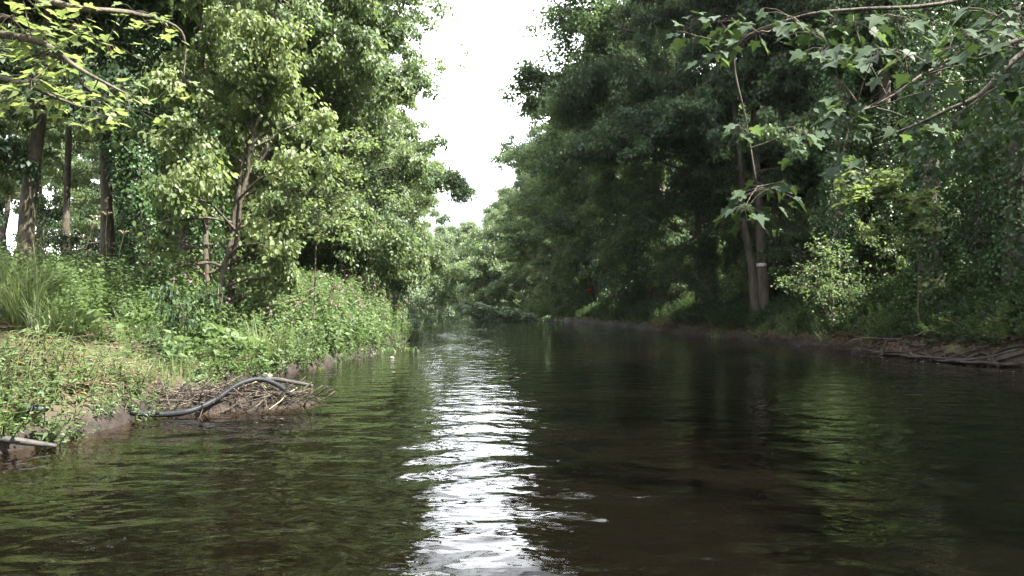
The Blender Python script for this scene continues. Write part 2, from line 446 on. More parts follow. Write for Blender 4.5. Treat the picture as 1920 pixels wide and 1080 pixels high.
# ------------------------------------------------------------------ water: rippled top, closed body
rng = np.random.default_rng(5)
wx = axis([(-90, -16, 4), (-16, -7, .5), (-7, 7, .055), (7, 16, .25), (16, 30, 3)])
wy = axis([(-50, 0, 5), (0, 2.0, .2), (2.0, 9, .045), (9, 16, .12), (16, 40, .5), (40, 150, 2)])
WX, WY = np.meshgrid(wx, wy)
WZ = np.zeros_like(WX)
fade = np.clip((16 - WY) / 9, 0, 1) * np.clip(WY / 1.5, 0, 1)
for k in range(46):                                              # wake of the boat the picture was taken from
    lam = rng.uniform(.22, .9); th = rng.normal(R(100), R(38)); ph = rng.uniform(0, 6.28)
    kx, ky = math.cos(th) * 6.283 / lam, math.sin(th) * 6.283 / lam
    env = .5 + .5 * np.sin(WX * rng.uniform(.2, .8) + WY * rng.uniform(.2, .8) + rng.uniform(0, 6))
    WZ += .0011 * lam / .5 * env * np.sin(kx * WX + ky * WY + ph + .7 * np.sin(WX * rng.uniform(.5, 1.4) + ph))
wk = np.exp(-((WX - .15) / 1.2) ** 2) * np.clip((7.5 - WY) / 4, 0, 1)
WZ *= (1 + 1.1 * wk)
WZ *= fade
nxw, nyw = len(wx), len(wy)
top = np.stack([WX, WY, WZ], -1).reshape(-1, 3)
I = (np.arange(nyw - 1)[:, None] * nxw + np.arange(nxw - 1)[None, :])
Q = np.stack([I, I + 1, I + nxw + 1, I + nxw], -1).reshape(-1, 4)
border = list(range(nxw)) + [nxw * (j + 1) - 1 for j in range(1, nyw)] + [nxw * (nyw - 1) + i for i in range(nxw - 2, -1, -1)] + [nxw * j for j in range(nyw - 2, 0, -1)]
bv = top[border].copy(); bv[:, 2] = -2.5
nb0 = len(top)
bl = len(border)
side = np.array([[border[(i + 1) % bl], border[i], nb0 + i, nb0 + (i + 1) % bl] for i in range(bl)])
cen = np.array([[0, 50, -2.5]])
fan = np.array([[nb0 + bl, nb0 + (i + 1) % bl, nb0 + i] for i in range(bl)])
w_me = make_mesh('river_water', np.vstack([top, bv, cen]), [Q, side, fan], [M_WATER])
tag(mesh_obj('river_water', w_me), 'dark brown rippled river water reflecting trees and sky', kind='structure')


# ------------------------------------------------------------------ trees
def wander(rng, p0, p1, n, amp):
    t = np.linspace(0, 1, n)[:, None]
    P = p0 + (p1 - p0) * t
    L = np.linalg.norm(p1 - p0)
    w = np.cumsum(rng.standard_normal((n, 3)), axis=0); w -= w[0]
    w -= t * w[-1]
    return P + w * amp * L / n


def build_tree(seed, H=17, r0=.25, base=.12, Rad=5.0, n_prim=46, leaves=60000, leaf=.15, tmpl=RHOMB, mat=None, bark=None, bias=(.0, .0),
               lean=(0, 0), spray_r=.43, droop=.25, low_flat=True, top_narrow=.45, sides=8, stems=1, spread=.46, flat=.55, drop_low=0.0, fluff=1.0):
    """returns (trunk mesh, limb mesh, crown mesh). bias: the crown reaches further that way."""
    rng = np.random.default_rng(seed)
    mat = mat or M_SYC; bark = bark or M_BARK
    tr, br, cr_ = Geo(), Geo(), Geo()
    bias = np.array([bias[0], bias[1], 0.0])
    spC, spD, spW = [], [], []
    for s_ in range(stems):
        off = np.zeros(3) if stems == 1 else np.array([*(rng.standard_normal(2) * .22), 0])
        topp = off * (3 if stems > 1 else 1) + np.array([lean[0] + (rng.normal() * H * .08 if stems > 1 else 0), lean[1] + (rng.normal() * H * .08 if stems > 1 else 0), H * (rng.uniform(.7, 1) if stems > 1 else 1)])
        P = wander(rng, off + np.array([0, 0, -.3]), topp, 14, .10)
        t = np.linspace(0, 1, 14)
        rad = r0 * (1 - t) ** .8 + .02
        rad[0] *= 1.55; rad[1] *= 1.08
        if stems > 1: rad *= .6
        tr.tube(P, rad, sides, wob=.05, rng=rng)
        for i in range(n_prim // stems):
            u = base + (1 - base) * ((i + rng.uniform(0, 1)) / (n_prim // stems)) ** .9 * .97
            idx = u * 13; k = int(min(idx, 12)); p0 = P[k] + (P[k + 1] - P[k]) * (idx - k)
            az = i * 2.39996 + rng.normal() * .35
            d = np.array([math.cos(az), math.sin(az), 0])
            v = (u - base) / (1 - base)
            env = (1 - v ** 2.2 * (1 - top_narrow * .35)) * (.78 + .35 * math.sin(math.pi * min(1, v * 1.3 + .12)))
            env *= (.62 + .38 * rng.uniform()) * (.62 + .38 * min(1.0, v * 3.2)) * (1 + .9 * float(d @ bias))
            L = min(max(.8, Rad * env), Rad * 1.28)
            el = R(-6 + 64 * v ** 1.1 + rng.normal() * 15) if low_flat else R(25 + 40 * v)
            dirv = d * math.cos(el) + np.array([0, 0, math.sin(el)])
            tipp = p0 + dirv * L + np.array([0, 0, -droop * L * (1 - v) * .5])
            B = wander(rng, p0, tipp, 8, .16)
            B[:, 2] += math.sin(R(12)) * L * np.sin(np.linspace(0, math.pi, 8)) * .5
            rb = max(.018, r0 * .33 * (1 - u) ** .6 + .012)
            br.tube(B, np.linspace(rb, .010, 8), 5, cap=False)
            ns = max(4, int(L * 2.1))
            for j in range(ns):
                q = .18 + .82 * (j + rng.uniform(0, .9)) / ns
                ii = q * 7; kk = int(min(ii, 6)); b0 = B[kk] + (B[kk + 1] - B[kk]) * (ii - kk)
                bd = unit(B[kk + 1] - B[kk])
                sgn = 1 if j % 2 else -1
                sidev = unit(np.cross(bd, np.array([0, 0, 1.0]))) * sgn
                sd_ = unit(bd * rng.uniform(.5, 1.1) + sidev * rng.uniform(.5, 1.1) + np.array([0, 0, rng.normal() * .25]))
                l2 = L * spread * (1.05 - .6 * q) * rng.uniform(.6, 1.15)
                b1 = b0 + sd_ * l2 + np.array([0, 0, -droop * l2 * .55])
                SB = wander(rng, b0, b1, 4, .15)
                br.tube(SB, np.linspace(max(.008, rb * .4 * (1 - q)), .004, 4), 3, cap=False)
                nsp = max(1, int(l2 / .42))
                for m_ in range(nsp):
                    w_ = (m_ + .7 + rng.uniform(0, .3)) / nsp
                    w_ = min(w_, 1)
                    spC.append(b0 + (b1 - b0) * w_ + rng.standard_normal(3) * np.array([.18, .18, .30]) * fluff); spD.append(sd_); spW.append(.5 + .8 * rng.uniform())
            spC.append(tipp); spD.append(dirv); spW.append(1.2)
    C = np.array(spC); D = np.array(spD); Wt = np.array(spW); Wt /= Wt.sum()
    # some sprays are missing: holes in the crown
    holes = rng.uniform([-Rad, -Rad, base * H], [Rad, Rad, H], (9, 3)); hr = rng.uniform(.6, 1.3, 9)
    dead = (np.linalg.norm(C[:, None] - holes[None], axis=2) < hr[None]).any(1)
    Wt = np.where(dead, Wt * .06, Wt); Wt /= Wt.sum()
    idx = rng.choice(len(C), size=leaves, p=Wt)
    tint_sp = np.clip(rng.normal(.42, .26, len(C)), 0, 1)
    rr = spray_r * np.sqrt(rng.uniform(0, 1, leaves)) * rng.uniform(.7, 1.15, leaves)
    aa = rng.uniform(0, 2 * np.pi, leaves)
    sdv = unit(np.cross(D[idx], np.array([0, 0, 1.0])) + 1e-6)
    offs = (np.cos(aa) * rr)[:, None] * unit(D[idx] * np.array([1, 1, .5])) + (np.sin(aa) * rr * .8)[:, None] * sdv
    offs[:, 2] += -rr * droop * 1.2 + rng.normal(0, flat * spray_r * .55, leaves)
    pos = C[idx] + offs
    tipd = unit(offs * np.array([1, 1, 0]) + .25 * rng.standard_normal((leaves, 3)) + np.array([0, 0, -.35 - droop]))
    nor = unit(np.array([0, 0, 1.0]) + .48 * rng.standard_normal((leaves, 3)) + .35 * unit(offs))
    sz = leaf * rng.uniform(.55, 1.25, leaves)
    tint = np.clip(tint_sp[idx] + rng.normal(0, .17, leaves), 0, 1)
    keep = pos[:, 2] > drop_low
    cr_.leaves(pos[keep], tipd[keep], nor[keep], sz[keep], tmpl, tint[keep])
    return (tr.mesh('trunk', [bark]), br.mesh('limbs', [bark]), cr_.mesh('crown', [mat]))


def tree_thing(name, meshes, loc, rz=0, scale=1, label='', cat='tree', group=None, extra=None):
    o = empty(name, loc, rz, scale)
    tag(o, label, cat, group)
    mesh_obj('trunk', meshes[0], o)
    if meshes[1]: mesh_obj('branches', meshes[1], o)
    mesh_obj('crown', meshes[2], o)
    if extra:
        for nm, me in extra: mesh_obj(nm, me, o)
    return o


def ivy_mesh(seed, h0, h1, r, n, leaf=.08, lean=(0, 0), H=18):
    rng = np.random.default_rng(seed)
    z = h0 + (h1 - h0) * rng.uniform(0, 1, n) ** 1.1; a = rng.uniform(0, 6.283, n)
    lump = .16 * (np.sin(z * 2.1 + 2 * np.sin(a)) + np.cos(a * 2 + z * .9)) + .08 * np.sin(z * 6 + a * 3)
    rr = r + np.maximum(-.10, lump) + np.abs(rng.normal(0, .09, n))
    pos = np.stack([rr * np.cos(a) + lean[0] * z / H, rr * np.sin(a) + lean[1] * z / H, z], 1)
    out = np.stack([np.cos(a), np.sin(a), np.zeros(n)], 1)
    g = Geo()
    g.leaves(pos, unit(np.array([0, 0, -1.0]) + .5 * rng.standard_normal((n, 3))), unit(out + .45 * rng.standard_normal((n, 3)) + np.array([0, 0, .35])),
             leaf * rng.uniform(.6, 1.3, n), (RHOMB[0] * np.array([1.25, 1, 1]), RHOMB[1]), rng.uniform(0, 1, n))
    return g.mesh('ivy', [M_IVY])


# riverside trees, branches reaching over the water towards +X
RIV = [build_tree(11, H=17, r0=.24, base=.10, Rad=5.4, n_prim=50, leaves=105000, bias=(.55, 0), lean=(1.2, 0)),
       build_tree(12, H=15.5, r0=.22, base=.08, Rad=5.0, n_prim=50, leaves=100000, bias=(.5, .1), lean=(1.6, .3)),
       build_tree(13, H=18.5, r0=.27, base=.14, Rad=5.6, n_prim=52, leaves=108000, bias=(.5, -.1), lean=(1.0, -.5))]
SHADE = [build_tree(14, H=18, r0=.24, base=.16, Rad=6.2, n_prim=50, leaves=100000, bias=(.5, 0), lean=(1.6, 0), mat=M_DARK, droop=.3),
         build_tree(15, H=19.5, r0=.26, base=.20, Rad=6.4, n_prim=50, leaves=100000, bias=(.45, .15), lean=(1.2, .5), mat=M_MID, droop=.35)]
WOOD = [build_tree(21, H=20, r0=.22, base=.42, Rad=4.6, n_prim=26, leaves=36000, leaf=.17, bark=M_BARKD),
        build_tree(22, H=18, r0=.17, base=.36, Rad=4.2, n_prim=24, leaves=34000, leaf=.17, bark=M_BARKD, lean=(.8, .3))]
FAR = [build_tree(31, H=15, r0=.22, base=.04, Rad=5.2, n_prim=44, leaves=42000, leaf=.30, bias=(.4, 0), lean=(1.0, 0), spray_r=.7, droop=.4),
       build_tree(32, H=13, r0=.20, base=.03, Rad=5.4, n_prim=44, leaves=42000, leaf=.30, bias=(.4, 0), spray_r=.7, droop=.4)]
SHRUB = [build_tree(41, H=3.6, r0=.05, base=.08, Rad=1.9, n_prim=30, leaves=9000, leaf=.10, stems=5, mat=M_HERB, spray_r=.3, droop=.2),
         build_tree(42, H=2.6, r0=.04, base=.06, Rad=1.6, n_prim=30, leaves=8000, leaf=.09, stems=5, mat=M_DARK, spray_r=.28, droop=.2),
         build_tree(43, H=5.2, r0=.06, base=.10, Rad=2.2, n_prim=36, leaves=12000, leaf=.12, stems=4, mat=M_SYC, spray_r=.36, droop=.2)]
SHRUB_C = SHRUB[2]
HAZEL = build_tree(51, H=8.2, r0=.10, base=.13, Rad=2.3, n_prim=42, leaves=21000, leaf=.125, tmpl=OVATE, mat=M_HAZ, bark=M_BARKD, stems=3, spray_r=.34, droop=.15, bias=(.25, -.2))


def riv(kind, x, y, label, sc=1.0, rz=0.0, mirror=False, name='sycamore_tree', group=None, extra=None):
    z = float(ground_z(x, y)) - .05
    return tree_thing(name, kind, (x, y, z), rz, (-sc, sc, sc) if mirror else sc, label, 'tree', group, extra)


# left bank front row
riv(RIV[0], -9.1, 24.5, 'tall bright leafy tree behind the pink-flowered promontory, branches over the water', 1.02, .1)
riv(RIV[1], -9.8, 31.5, 'second leafy tree along the sunlit bank beyond the flowering promontory', 1.05, -.25)
riv(RIV[2], -10.9, 39, 'sunlit tree with one long bare-tipped branch reaching out against the white sky', .98, .3)
riv(RIV[0], -11.9, 49, 'sunlit tree midway along the far sunny bank, crown edge against white sky', 1.0, -.3)
riv(RIV[1], -13.0, 60, 'pale sunlit tree above the grey-green willow scrub on the sunny bank', 1.05, .4)
riv(FAR[0], -14.3, 72, 'pale hazy tree last but one before the bend on the sunny bank', 1.0)
riv(FAR[1], -15.2, 84, 'pale hazy tree at the very end of the sunny bank by the bend', 1.0, .5)
tree_thing('hazel_tree', HAZEL, (-6.6, 15.2, float(ground_z(-6.6, 15.2)) - .05), .3, 1.0, 'bright yellow-green many-stemmed hazel in front of the dark trunks', 'tree')
tree_thing('hazel_tree', HAZEL, (-9.0, 20.5, float(ground_z(-9.0, 20.5)) - .05), 2.2, 1.1, 'second leafy hazel between the dark trunks and the tall sunlit tree', 'tree')


def bare_trunk(pts, rads, seed, mat, sides=10):
    g = Geo(); rg = np.random.default_rng(seed)
    P = np.array(pts, float)
    # resample smoothly
    t = np.linspace(0, len(P) - 1, 22); k = np.minimum(t.astype(int), len(P) - 2); f_ = (t - k)[:, None]
    m = np.gradient(P, axis=0)
    p0, p1, m0, m1 = P[k], P[k + 1], m[k], m[k + 1]
    Pn = (2 * f_**3 - 3 * f_**2 + 1) * p0 + (f_**3 - 2 * f_**2 + f_) * m0 + (-2 * f_**3 + 3 * f_**2) * p1 + (f_**3 - f_**2) * m1
    rn = np.interp(t, np.arange(len(P)), rads)
    g.tube(Pn, rn, sides, wob=.045, rng=rg)
    return g.mesh('trunk', [mat])


# trunks standing in the dim wood of the left bank, placed where they stand; their crowns ride high
CROWNS = [build_tree(61, H=9, r0=.10, base=.05, Rad=4.2, n_prim=26, leaves=30000, leaf=.16, spray_r=.5),
          build_tree(62, H=8, r0=.10, base=.05, Rad=3.8, n_prim=24, leaves=26000, leaf=.16, spray_r=.5)]


def wood_tree(pix, D, r, label, mat=M_BARK, crown=0, ivy=None, name='woodland_tree', crown_z=7.0, cs=1.0):
    """pix: trunk axis pixels from the foot upwards"""
    pts = [at(x, y, D) for x, y in pix]
    foot = pts[0].copy(); foot[2] = ground_z(foot[0], foot[1]) - .25
    pts = [foot] + pts[1:]
    last = pts[-1]; dirv = (pts[-1] - pts[-2]) / np.linalg.norm(pts[-1] - pts[-2])
    pts.append(last + dirv * 2.5 + np.array([0, 0, 2.0]))
    loc = pts[0].copy()
    rel = [p - loc for p in pts]
    n_ = len(rel)
    rads = [r * 1.35] + [r * (1 - .12 * i) for i in range(1, n_)]
    o = empty(name, loc); tag(o, label, 'tree')
    mesh_obj('trunk', bare_trunk(rel, rads, int(D * 7 + pix[0][0]), mat), o)
    if crown is not None:
        c = CROWNS[crown]
        zc = max(crown_z, rel[-2][2] - 1.5)
        tt = np.array(rel); px_ = np.interp(zc, tt[:, 2], tt[:, 0]); py_ = np.interp(zc, tt[:, 2], tt[:, 1])
        mesh_obj('branches', c[1], o, (px_, py_, zc), (0, 0, pix[0][0] * .01), cs)
        mesh_obj('crown', c[2], o, (px_, py_, zc), (0, 0, pix[0][0] * .01), cs)
    if ivy:
        h0, h1, rr, n_i = ivy
        tt = np.array(rel)
        me = ivy_mesh(int(pix[0][0]), h0, h1, rr, int(n_i * 1.5), .09)
        iv = mesh_obj('ivy', me, o)
        # lean the ivy with its trunk
        lx = (np.interp(h1, tt[:, 2], tt[:, 0]) - tt[0, 0]) / max(h1, 1); ly_ = (np.interp(h1, tt[:, 2], tt[:, 1]) - tt[0, 1]) / max(h1, 1)
        iv.rotation_euler = (-ly_, lx, 0)
    return o


wood_tree([(45, 460), (52, 380), (70, 260), (85, 130), (92, 0)], 17, .19, 'thick pale dappled trunk at the edge of the wood, above the reeds', crown=0, crown_z=7.5)
wood_tree([(203, 470), (200, 380), (198, 250), (192, 120), (190, 10)], 19, .17, 'slim brown trunk left of the ivy-clad one in the wood', crown=1, crown_z=7.5)
wood_tree([(268, 480), (266, 350), (258, 200), (240, 60)], 18, .22, 'trunk wrapped in dense dark ivy in the sunny-side wood', mat=M_BARKD, crown=0, ivy=(0, 8, .42, 9000), crown_z=8)
wood_tree([(352, 480), (352, 400), (350, 300), (362, 150), (365, 20)], 19.5, .20, 'dark forked-looking trunk behind the bright hazel', mat=M_BARKD, crown=1, crown_z=7.8)
wood_tree([(392, 480), (388, 380), (384, 250), (380, 60)], 18.5, .22, 'second ivy-darkened trunk right beside the forked-looking one', mat=M_BARKD, crown=0, ivy=(0, 7, .36, 6000), crown_z=8)
wood_tree([(395, 520), (430, 400), (500, 280), (530, 170), (540, 40)], 21, .15, 'grey leaning trunk showing between the hazel and the tall sunlit tree', crown=1, crown_z=8)
wood_tree([(120, 470), (125, 380), (128, 280), (130, 100)], 26, .14, 'thin dark trunk far back between the pale and the brown trunk', mat=M_BARKD, crown=0, crown_z=8)
wood_tree([(640, 500), (642, 440), (644, 300), (644, 150)], 27, .12, 'thin lit trunk under the tall sunlit trees behind the flowers', crown=None)

# right bank: the marked twin trunk and its neighbours
def twin_tree():
    D = 28.5
    loc = at(1432, 575, D); loc[2] = ground_z(loc[0], loc[1]) - .1
    o = empty('sycamore_tree', loc); tag(o, 'twin-stemmed tree with a white band round its straighter stem, on the shady bank', 'tree')
    a = [at(1432, 590, D), at(1428, 480, D), at(1422, 370, D), at(1415, 270, D), at(1418, 120, D), at(1430, -60, D)]
    b = [at(1418, 590, D), at(1408, 490, D), at(1392, 400, D), at(1388, 300, D - .5), at(1370, 150, D - 1), at(1340, -20, D - 1.5)]
    a[0] = loc + np.array([0, 0, -.3]); b[0] = loc + np.array([-.28, 0, -.3])
    mesh_obj('trunk', bare_trunk([p - loc for p in a], [.30, .20, .175, .155, .13, .08], 3, M_BARKD), o)
    mesh_obj('trunk', bare_trunk([p - loc for p in b], [.24, .155, .135, .12, .10, .06], 4, M_BARKD), o)
    g = Geo(); c0 = at(1428, 497, D) - loc
    for dz in (-.07, .0, .07):
        pass
    g.tube(np.array([c0 + [0, 0, -.07], c0 + [0.001, 0, -.02], c0 + [0, 0, .03], c0 + [0, 0, .07]]), [.218, .222, .222, .218], 14)
    mesh_obj('tape_band', g.mesh('tape_band', [M_WHITE]), o)
    c = build_tree(71, H=13, r0=.14, base=.02, Rad=6.2, n_prim=44, leaves=100000, bias=(-.5, 0), lean=(-1.2, 0), mat=M_DARK, droop=.35, leaf=.15)
    mesh_obj('branches', c[1], o, (-.3, 0, 5.2)); mesh_obj('crown', c[2], o, (-.3, 0, 5.2))
    return o


twin_tree()
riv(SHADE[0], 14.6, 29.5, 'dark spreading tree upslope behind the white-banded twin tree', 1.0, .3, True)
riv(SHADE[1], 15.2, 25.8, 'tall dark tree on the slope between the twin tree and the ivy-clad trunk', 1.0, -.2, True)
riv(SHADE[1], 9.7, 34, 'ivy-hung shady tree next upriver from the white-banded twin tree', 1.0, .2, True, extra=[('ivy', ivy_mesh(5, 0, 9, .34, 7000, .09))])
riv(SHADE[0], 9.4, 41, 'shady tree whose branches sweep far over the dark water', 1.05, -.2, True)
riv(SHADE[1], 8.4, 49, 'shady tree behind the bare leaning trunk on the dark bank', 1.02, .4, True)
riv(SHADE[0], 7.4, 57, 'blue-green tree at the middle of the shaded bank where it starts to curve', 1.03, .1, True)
riv(RIV[2], 5.4, 67, 'hazy tree above the fallen willow on the shaded bank', .98, -.3, True)
riv(RIV[0], 2.8, 79, 'hazy tree just past the fallen willow on the curving bank', .98, .3, True)
riv(FAR[0], .5, 90, 'pale hazy tree near the bend, crown just below the white sky', 1.05, 0, True)
riv(FAR[1], -2.5, 101, 'lower pale hazy tree near the bend with a rounded crown', 1.15, .6, True)
riv(FAR[0], -6.5, 113, 'pale tree closing the view straight up the river', 1.0, -.4, True)
riv(FAR[1], -12, 124, 'small pale tree at the end of the river, furthest round the bend', 1.1, .2, True)
riv(FAR[0], -20, 134, 'faint tree past the bend, half behind the sunny bank', 1.0, .2, True)
riv(FAR[1], -30, 140, 'faint tree past the bend, hidden mostly by the sunny bank', 1.1, .9, True)
wood_tree([(1228, 572), (1222, 500), (1205, 440), (1190, 400), (1178, 300)], 46, .19, 'bare brown leaning trunk on the shaded bank, lit by the sun', crown=None, name='leaning_tree')
wood_tree([(1118, 575), (1108, 530), (1100, 500), (1075, 480), (1050, 455)], 57, .17, 'forked slanting trunk with a red mark near its foot', crown=None, name='leaning_tree')
wood_tree([(1194, 560), (1192, 460), (1194, 380), (1196, 300), (1205, 120)], 47, .28, 'thick dark ivy-covered trunk beside the bare leaning one', mat=M_BARKD, crown=1, ivy=(0, 9, .42, 7000), crown_z=10)
# near shady slope
SL = [(1572, 520, 24, .26, 'dark ivy-clad trunk upslope from the white-banded twin tree', (0, 12, .5, 9000)),
      (1655, 480, 25, .24, 'dark trunk beside the small white gap of sky', (0, 7, .38, 6000)),
      (1745, 470, 20, .30, 'broad black trunk on the steep shaded slope', (0, 12, .48, 9000)),
      (1850, 430, 22, .28, 'dim trunk high on the steep shaded slope', (0, 12, .46, 8000)),
      (1905, 470, 18, .26, 'dim trunk at the edge of the picture, on the slope above the roots', (0, 10, .44, 7000))]
for i, (x, y, D, r, lb, iv) in enumerate(SL):
    wood_tree([(x, y), (x - 3, y - 150), (x + 4, y - 300), (x - 6, y - 470)], D, r, lb, mat=M_BARKD, crown=i % 2, ivy=iv, crown_z=15, cs=.85)

# the rest of the woods on both sides
rng = np.random.default_rng(77)
def scatter_xy(n, fx, mind, rng, tries=6000):
    out = []
    for _ in range(tries):
        p = fx(rng)
        if p is None: continue
        if all((p[0] - q[0]) ** 2 + (p[1] - q[1]) ** 2 > mind ** 2 for q in out):
            out.append(p)
            if len(out) >= n: break
    return out


def left_wood(r_):
    y = r_.uniform(20, 110); x = np.interp(y, LY, LX) - r_.uniform(9, 34)
    if y < 32 and -18 < x and x > -12: return None
    return (x, y)


for i, (x, y) in enumerate(scatter_xy(52, left_wood, 4.6, rng)):
    riv(WOOD[i % 2], x, y, 'tall bare-stemmed tree deep in the wood of the sunny bank', rng.uniform(.85, 1.1), rng.uniform(0, 6.28),
        name='woodland_tree', group='trees deep in the sunny-side wood')


SUNNY_SPOTS = [(9.8, 18.5, 4.3), (11.0, 18.5, 4.0), (10.9, 24, 2.8), (9.6, 27, 1.2)]     # clearings through which the sun reaches the shady bank


def in_clearing(x, y, r=3.0):
    for p in SUNNY_SPOTS:
        for hgt in (7, 10, 13, 16, 19):
            k = (hgt - p[2]) / sun_dir.z
            if (x - p[0] - sun_dir.x * k) ** 2 + (y - p[1] - sun_dir.y * k) ** 2 < r * r: return True
    return False


def right_wood(r_):
    y = r_.uniform(4, 112); x = np.interp(y, RY, RX) + r_.uniform(7, 32)
    if in_clearing(x, y): return None
    return (x, y)


for i, (x, y) in enumerate(scatter_xy(100, right_wood, 3.7, rng)):
    riv([WOOD[0], WOOD[1], SHADE[0]][i % 3], x, y, 'tall tree deep in the shady wood behind the dark bank', rng.uniform(.85, 1.1), rng.uniform(0, 6.28),
        name='woodland_tree', group='trees deep in the shady-side wood')
riv(RIV[2], -10.4, 35.2, 'bushy tree squeezed between the second and the long-branched sunlit trees', .95, 2.6)
riv(RIV[0], -11.4, 44, 'leafy tree just beyond the one with the long bare-tipped branch', .98, .7)
riv(RIV[2], -12.6, 54.5, 'pale leafy tree above the last willow scrub of the sunny bank', 1.0, -.5)
# low trees filling the foot of the sunny wall
for i, (x, y, s_) in enumerate([(-7.2, 31, 1.15), (-8.2, 35, 1.3), (-9.0, 40, 1.4), (-9.6, 45, 1.5), (-10.6, 52, 1.7), (-11.2, 58, 1.7), (-11.6, 65, 1.9), (-8.6, 27.5, 1.2), (-9.6, 22.5, 1.05)]):
    riv(SHRUB_C, x, y, 'low bushy sycamore at the foot of the sunlit tree wall', s_, i * 1.7, name='young_sycamore', group='low sycamores under the sunlit trees')
# trees just outside the frame that shade the water
NEAR = build_tree(16, H=17, r0=.24, base=.2, Rad=6, n_prim=48, leaves=42000, leaf=.15, tmpl=MAPLE_LO, bias=(.45, 0), lean=(1.2, 0), mat=M_DARK, droop=.35)
for i, (x, y, s) in enumerate([(13.8, 9.5, 1.0), (15, 4, 1.0), (17, -2, 1.0), (-15.5, 1, .9)]):
    riv(NEAR, x, y, 'big shady tree on the slope beside the boat', s, .5 * i, x > 0, name='woodland_tree', group='shady trees beside the boat')

# more unseen wood, added behind the boat to dim the near shady bank
for i, (x, y) in enumerate([(-10, -4), (-12, -12), (-11, -20), (-17, 8), (-19, -2), (-16, 14), (15, -6), (17, -13), (15, -21), (22, -4), (-9, -28), (14, -30), (2, -40), (-5, -42), (9, -42)]):
    if i > 11: y = y
    riv([WOOD[0], RIV[0], SHADE[0]][i % 3], x, y, 'tall unseen tree added behind the boat to cut the skylight', .95, i * 1.3, x > 0, name='woodland_tree', group='unseen trees added behind the boat')

# understorey shrubs
def shrubs(n, fx, kinds, label, group, mind, lo=.7, hi=1.3, name='shrub'):
    for i, (x, y) in enumerate(scatter_xy(n, fx, mind, rng)):
        riv(SHRUB[kinds[i % len(kinds)]], x, y, label, rng.uniform(lo, hi), rng.uniform(0, 6.28), name=name, group=group)['category'] = 'shrub'


def band(y0, y1, d0, d1, side):
    def f(r_):
        y = r_.uniform(y0, y1); d = r_.uniform(d0, d1)
        return (np.interp(y, LY, LX) - d, y) if side < 0 else (np.interp(y, RY, RX) + d, y)
    return f


shrubs(30, band(24, 47, 7, 20, -1), (1, 2), 'dim leafy bush under the trees of the sunny-side wood', 'bushes under the sunny-side trees', 1.8)
shrubs(20, band(27, 60, 1.5, 5, -1), (0, 2), 'sunlit bush at the foot of the trees beyond the promontory', 'bushes at the foot of the sunny-side trees', 1.8)
shrubs(26, band(55, 112, 1, 5, -1), (2, 2), 'pale bush fringing the far sunny bank', 'pale bushes on the far sunny bank', 2.2)
shrubs(44, band(26, 70, 2.2, 10, 1), (1, 2), 'dim leafy bush under the trees of the shady bank', 'bushes under the shady-side trees', 1.8)
shrubs(30, band(60, 118, .6, 5, 1), (2, 2), 'hazy bush fringing the far shady bank', 'hazy bushes on the far shady bank', 2.2)
shrubs(34, band(10, 27, 3.5, 14, 1), (1, 1, 2), 'dark bush on the steep shaded slope', 'bushes on the steep shaded slope', 1.8)

# woods closing the view beyond the bend
for i, (x, y) in enumerate(scatter_xy(26, lambda r_: (r_.uniform(-46, 14), r_.uniform(138, 165)), 4.5, rng)):
    riv(FAR[i % 2], x, y, 'faint hazy tree in the wood beyond the river bend', rng.uniform(.9, 1.15), rng.uniform(0, 6.28), group='trees beyond the river bend')


# ------------------------------------------------------------------ foliage laid along given lines
def foliage_along(paths, n, rad, leaf, mat, tm=RHOMB, seed=1, droop=.3, rads=None, flat=.6):
    rg2 = np.random.default_rng(seed); br, cr_ = Geo(), Geo()
    C, Dv = [], []
    for P in paths:
        P = np.array(P); br.tube(P, np.linspace(rads[0], rads[1], len(P)) if rads else np.linspace(.03, .008, len(P)), 6, cap=False)
        L = np.linalg.norm(P[-1] - P[0]); m_ = max(6, int(L * 5))
        for k in range(m_):
            t = (.12 + .88 * rg2.uniform()) * (len(P) - 1); kk = int(min(t, len(P) - 2)); c = P[kk] + (P[kk + 1] - P[kk]) * (t - kk)
            e = c + rg2.normal(0, rad, 3) * [1, 1, flat]; br.tube(np.array([c, (c + e) / 2 + [0, 0, .04], e]), [.008, .005, .003], 3, cap=False)
            C.append(e); Dv.append(unit(e - c))
    C = np.array(C); idx = rg2.integers(0, len(C), n)
    off = rg2.normal(0, rad * .42, (n, 3)) * [1, 1, flat]
    tip = unit(off + .5 * rg2.standard_normal((n, 3)) * [1, 1, .3] + [0, 0, -droop])
    cr_.leaves(C[idx] + off, tip, unit(rg2.standard_normal((n, 3)) * .45 + [0, 0, 1]), leaf * rg2.uniform(.6, 1.25, n), tm, np.clip(rg2.normal(.5, .25, n), 0, 1))
    return br.mesh('branches', [M_BARK if rads else M_BARKD]), cr_.mesh('crown', [mat])


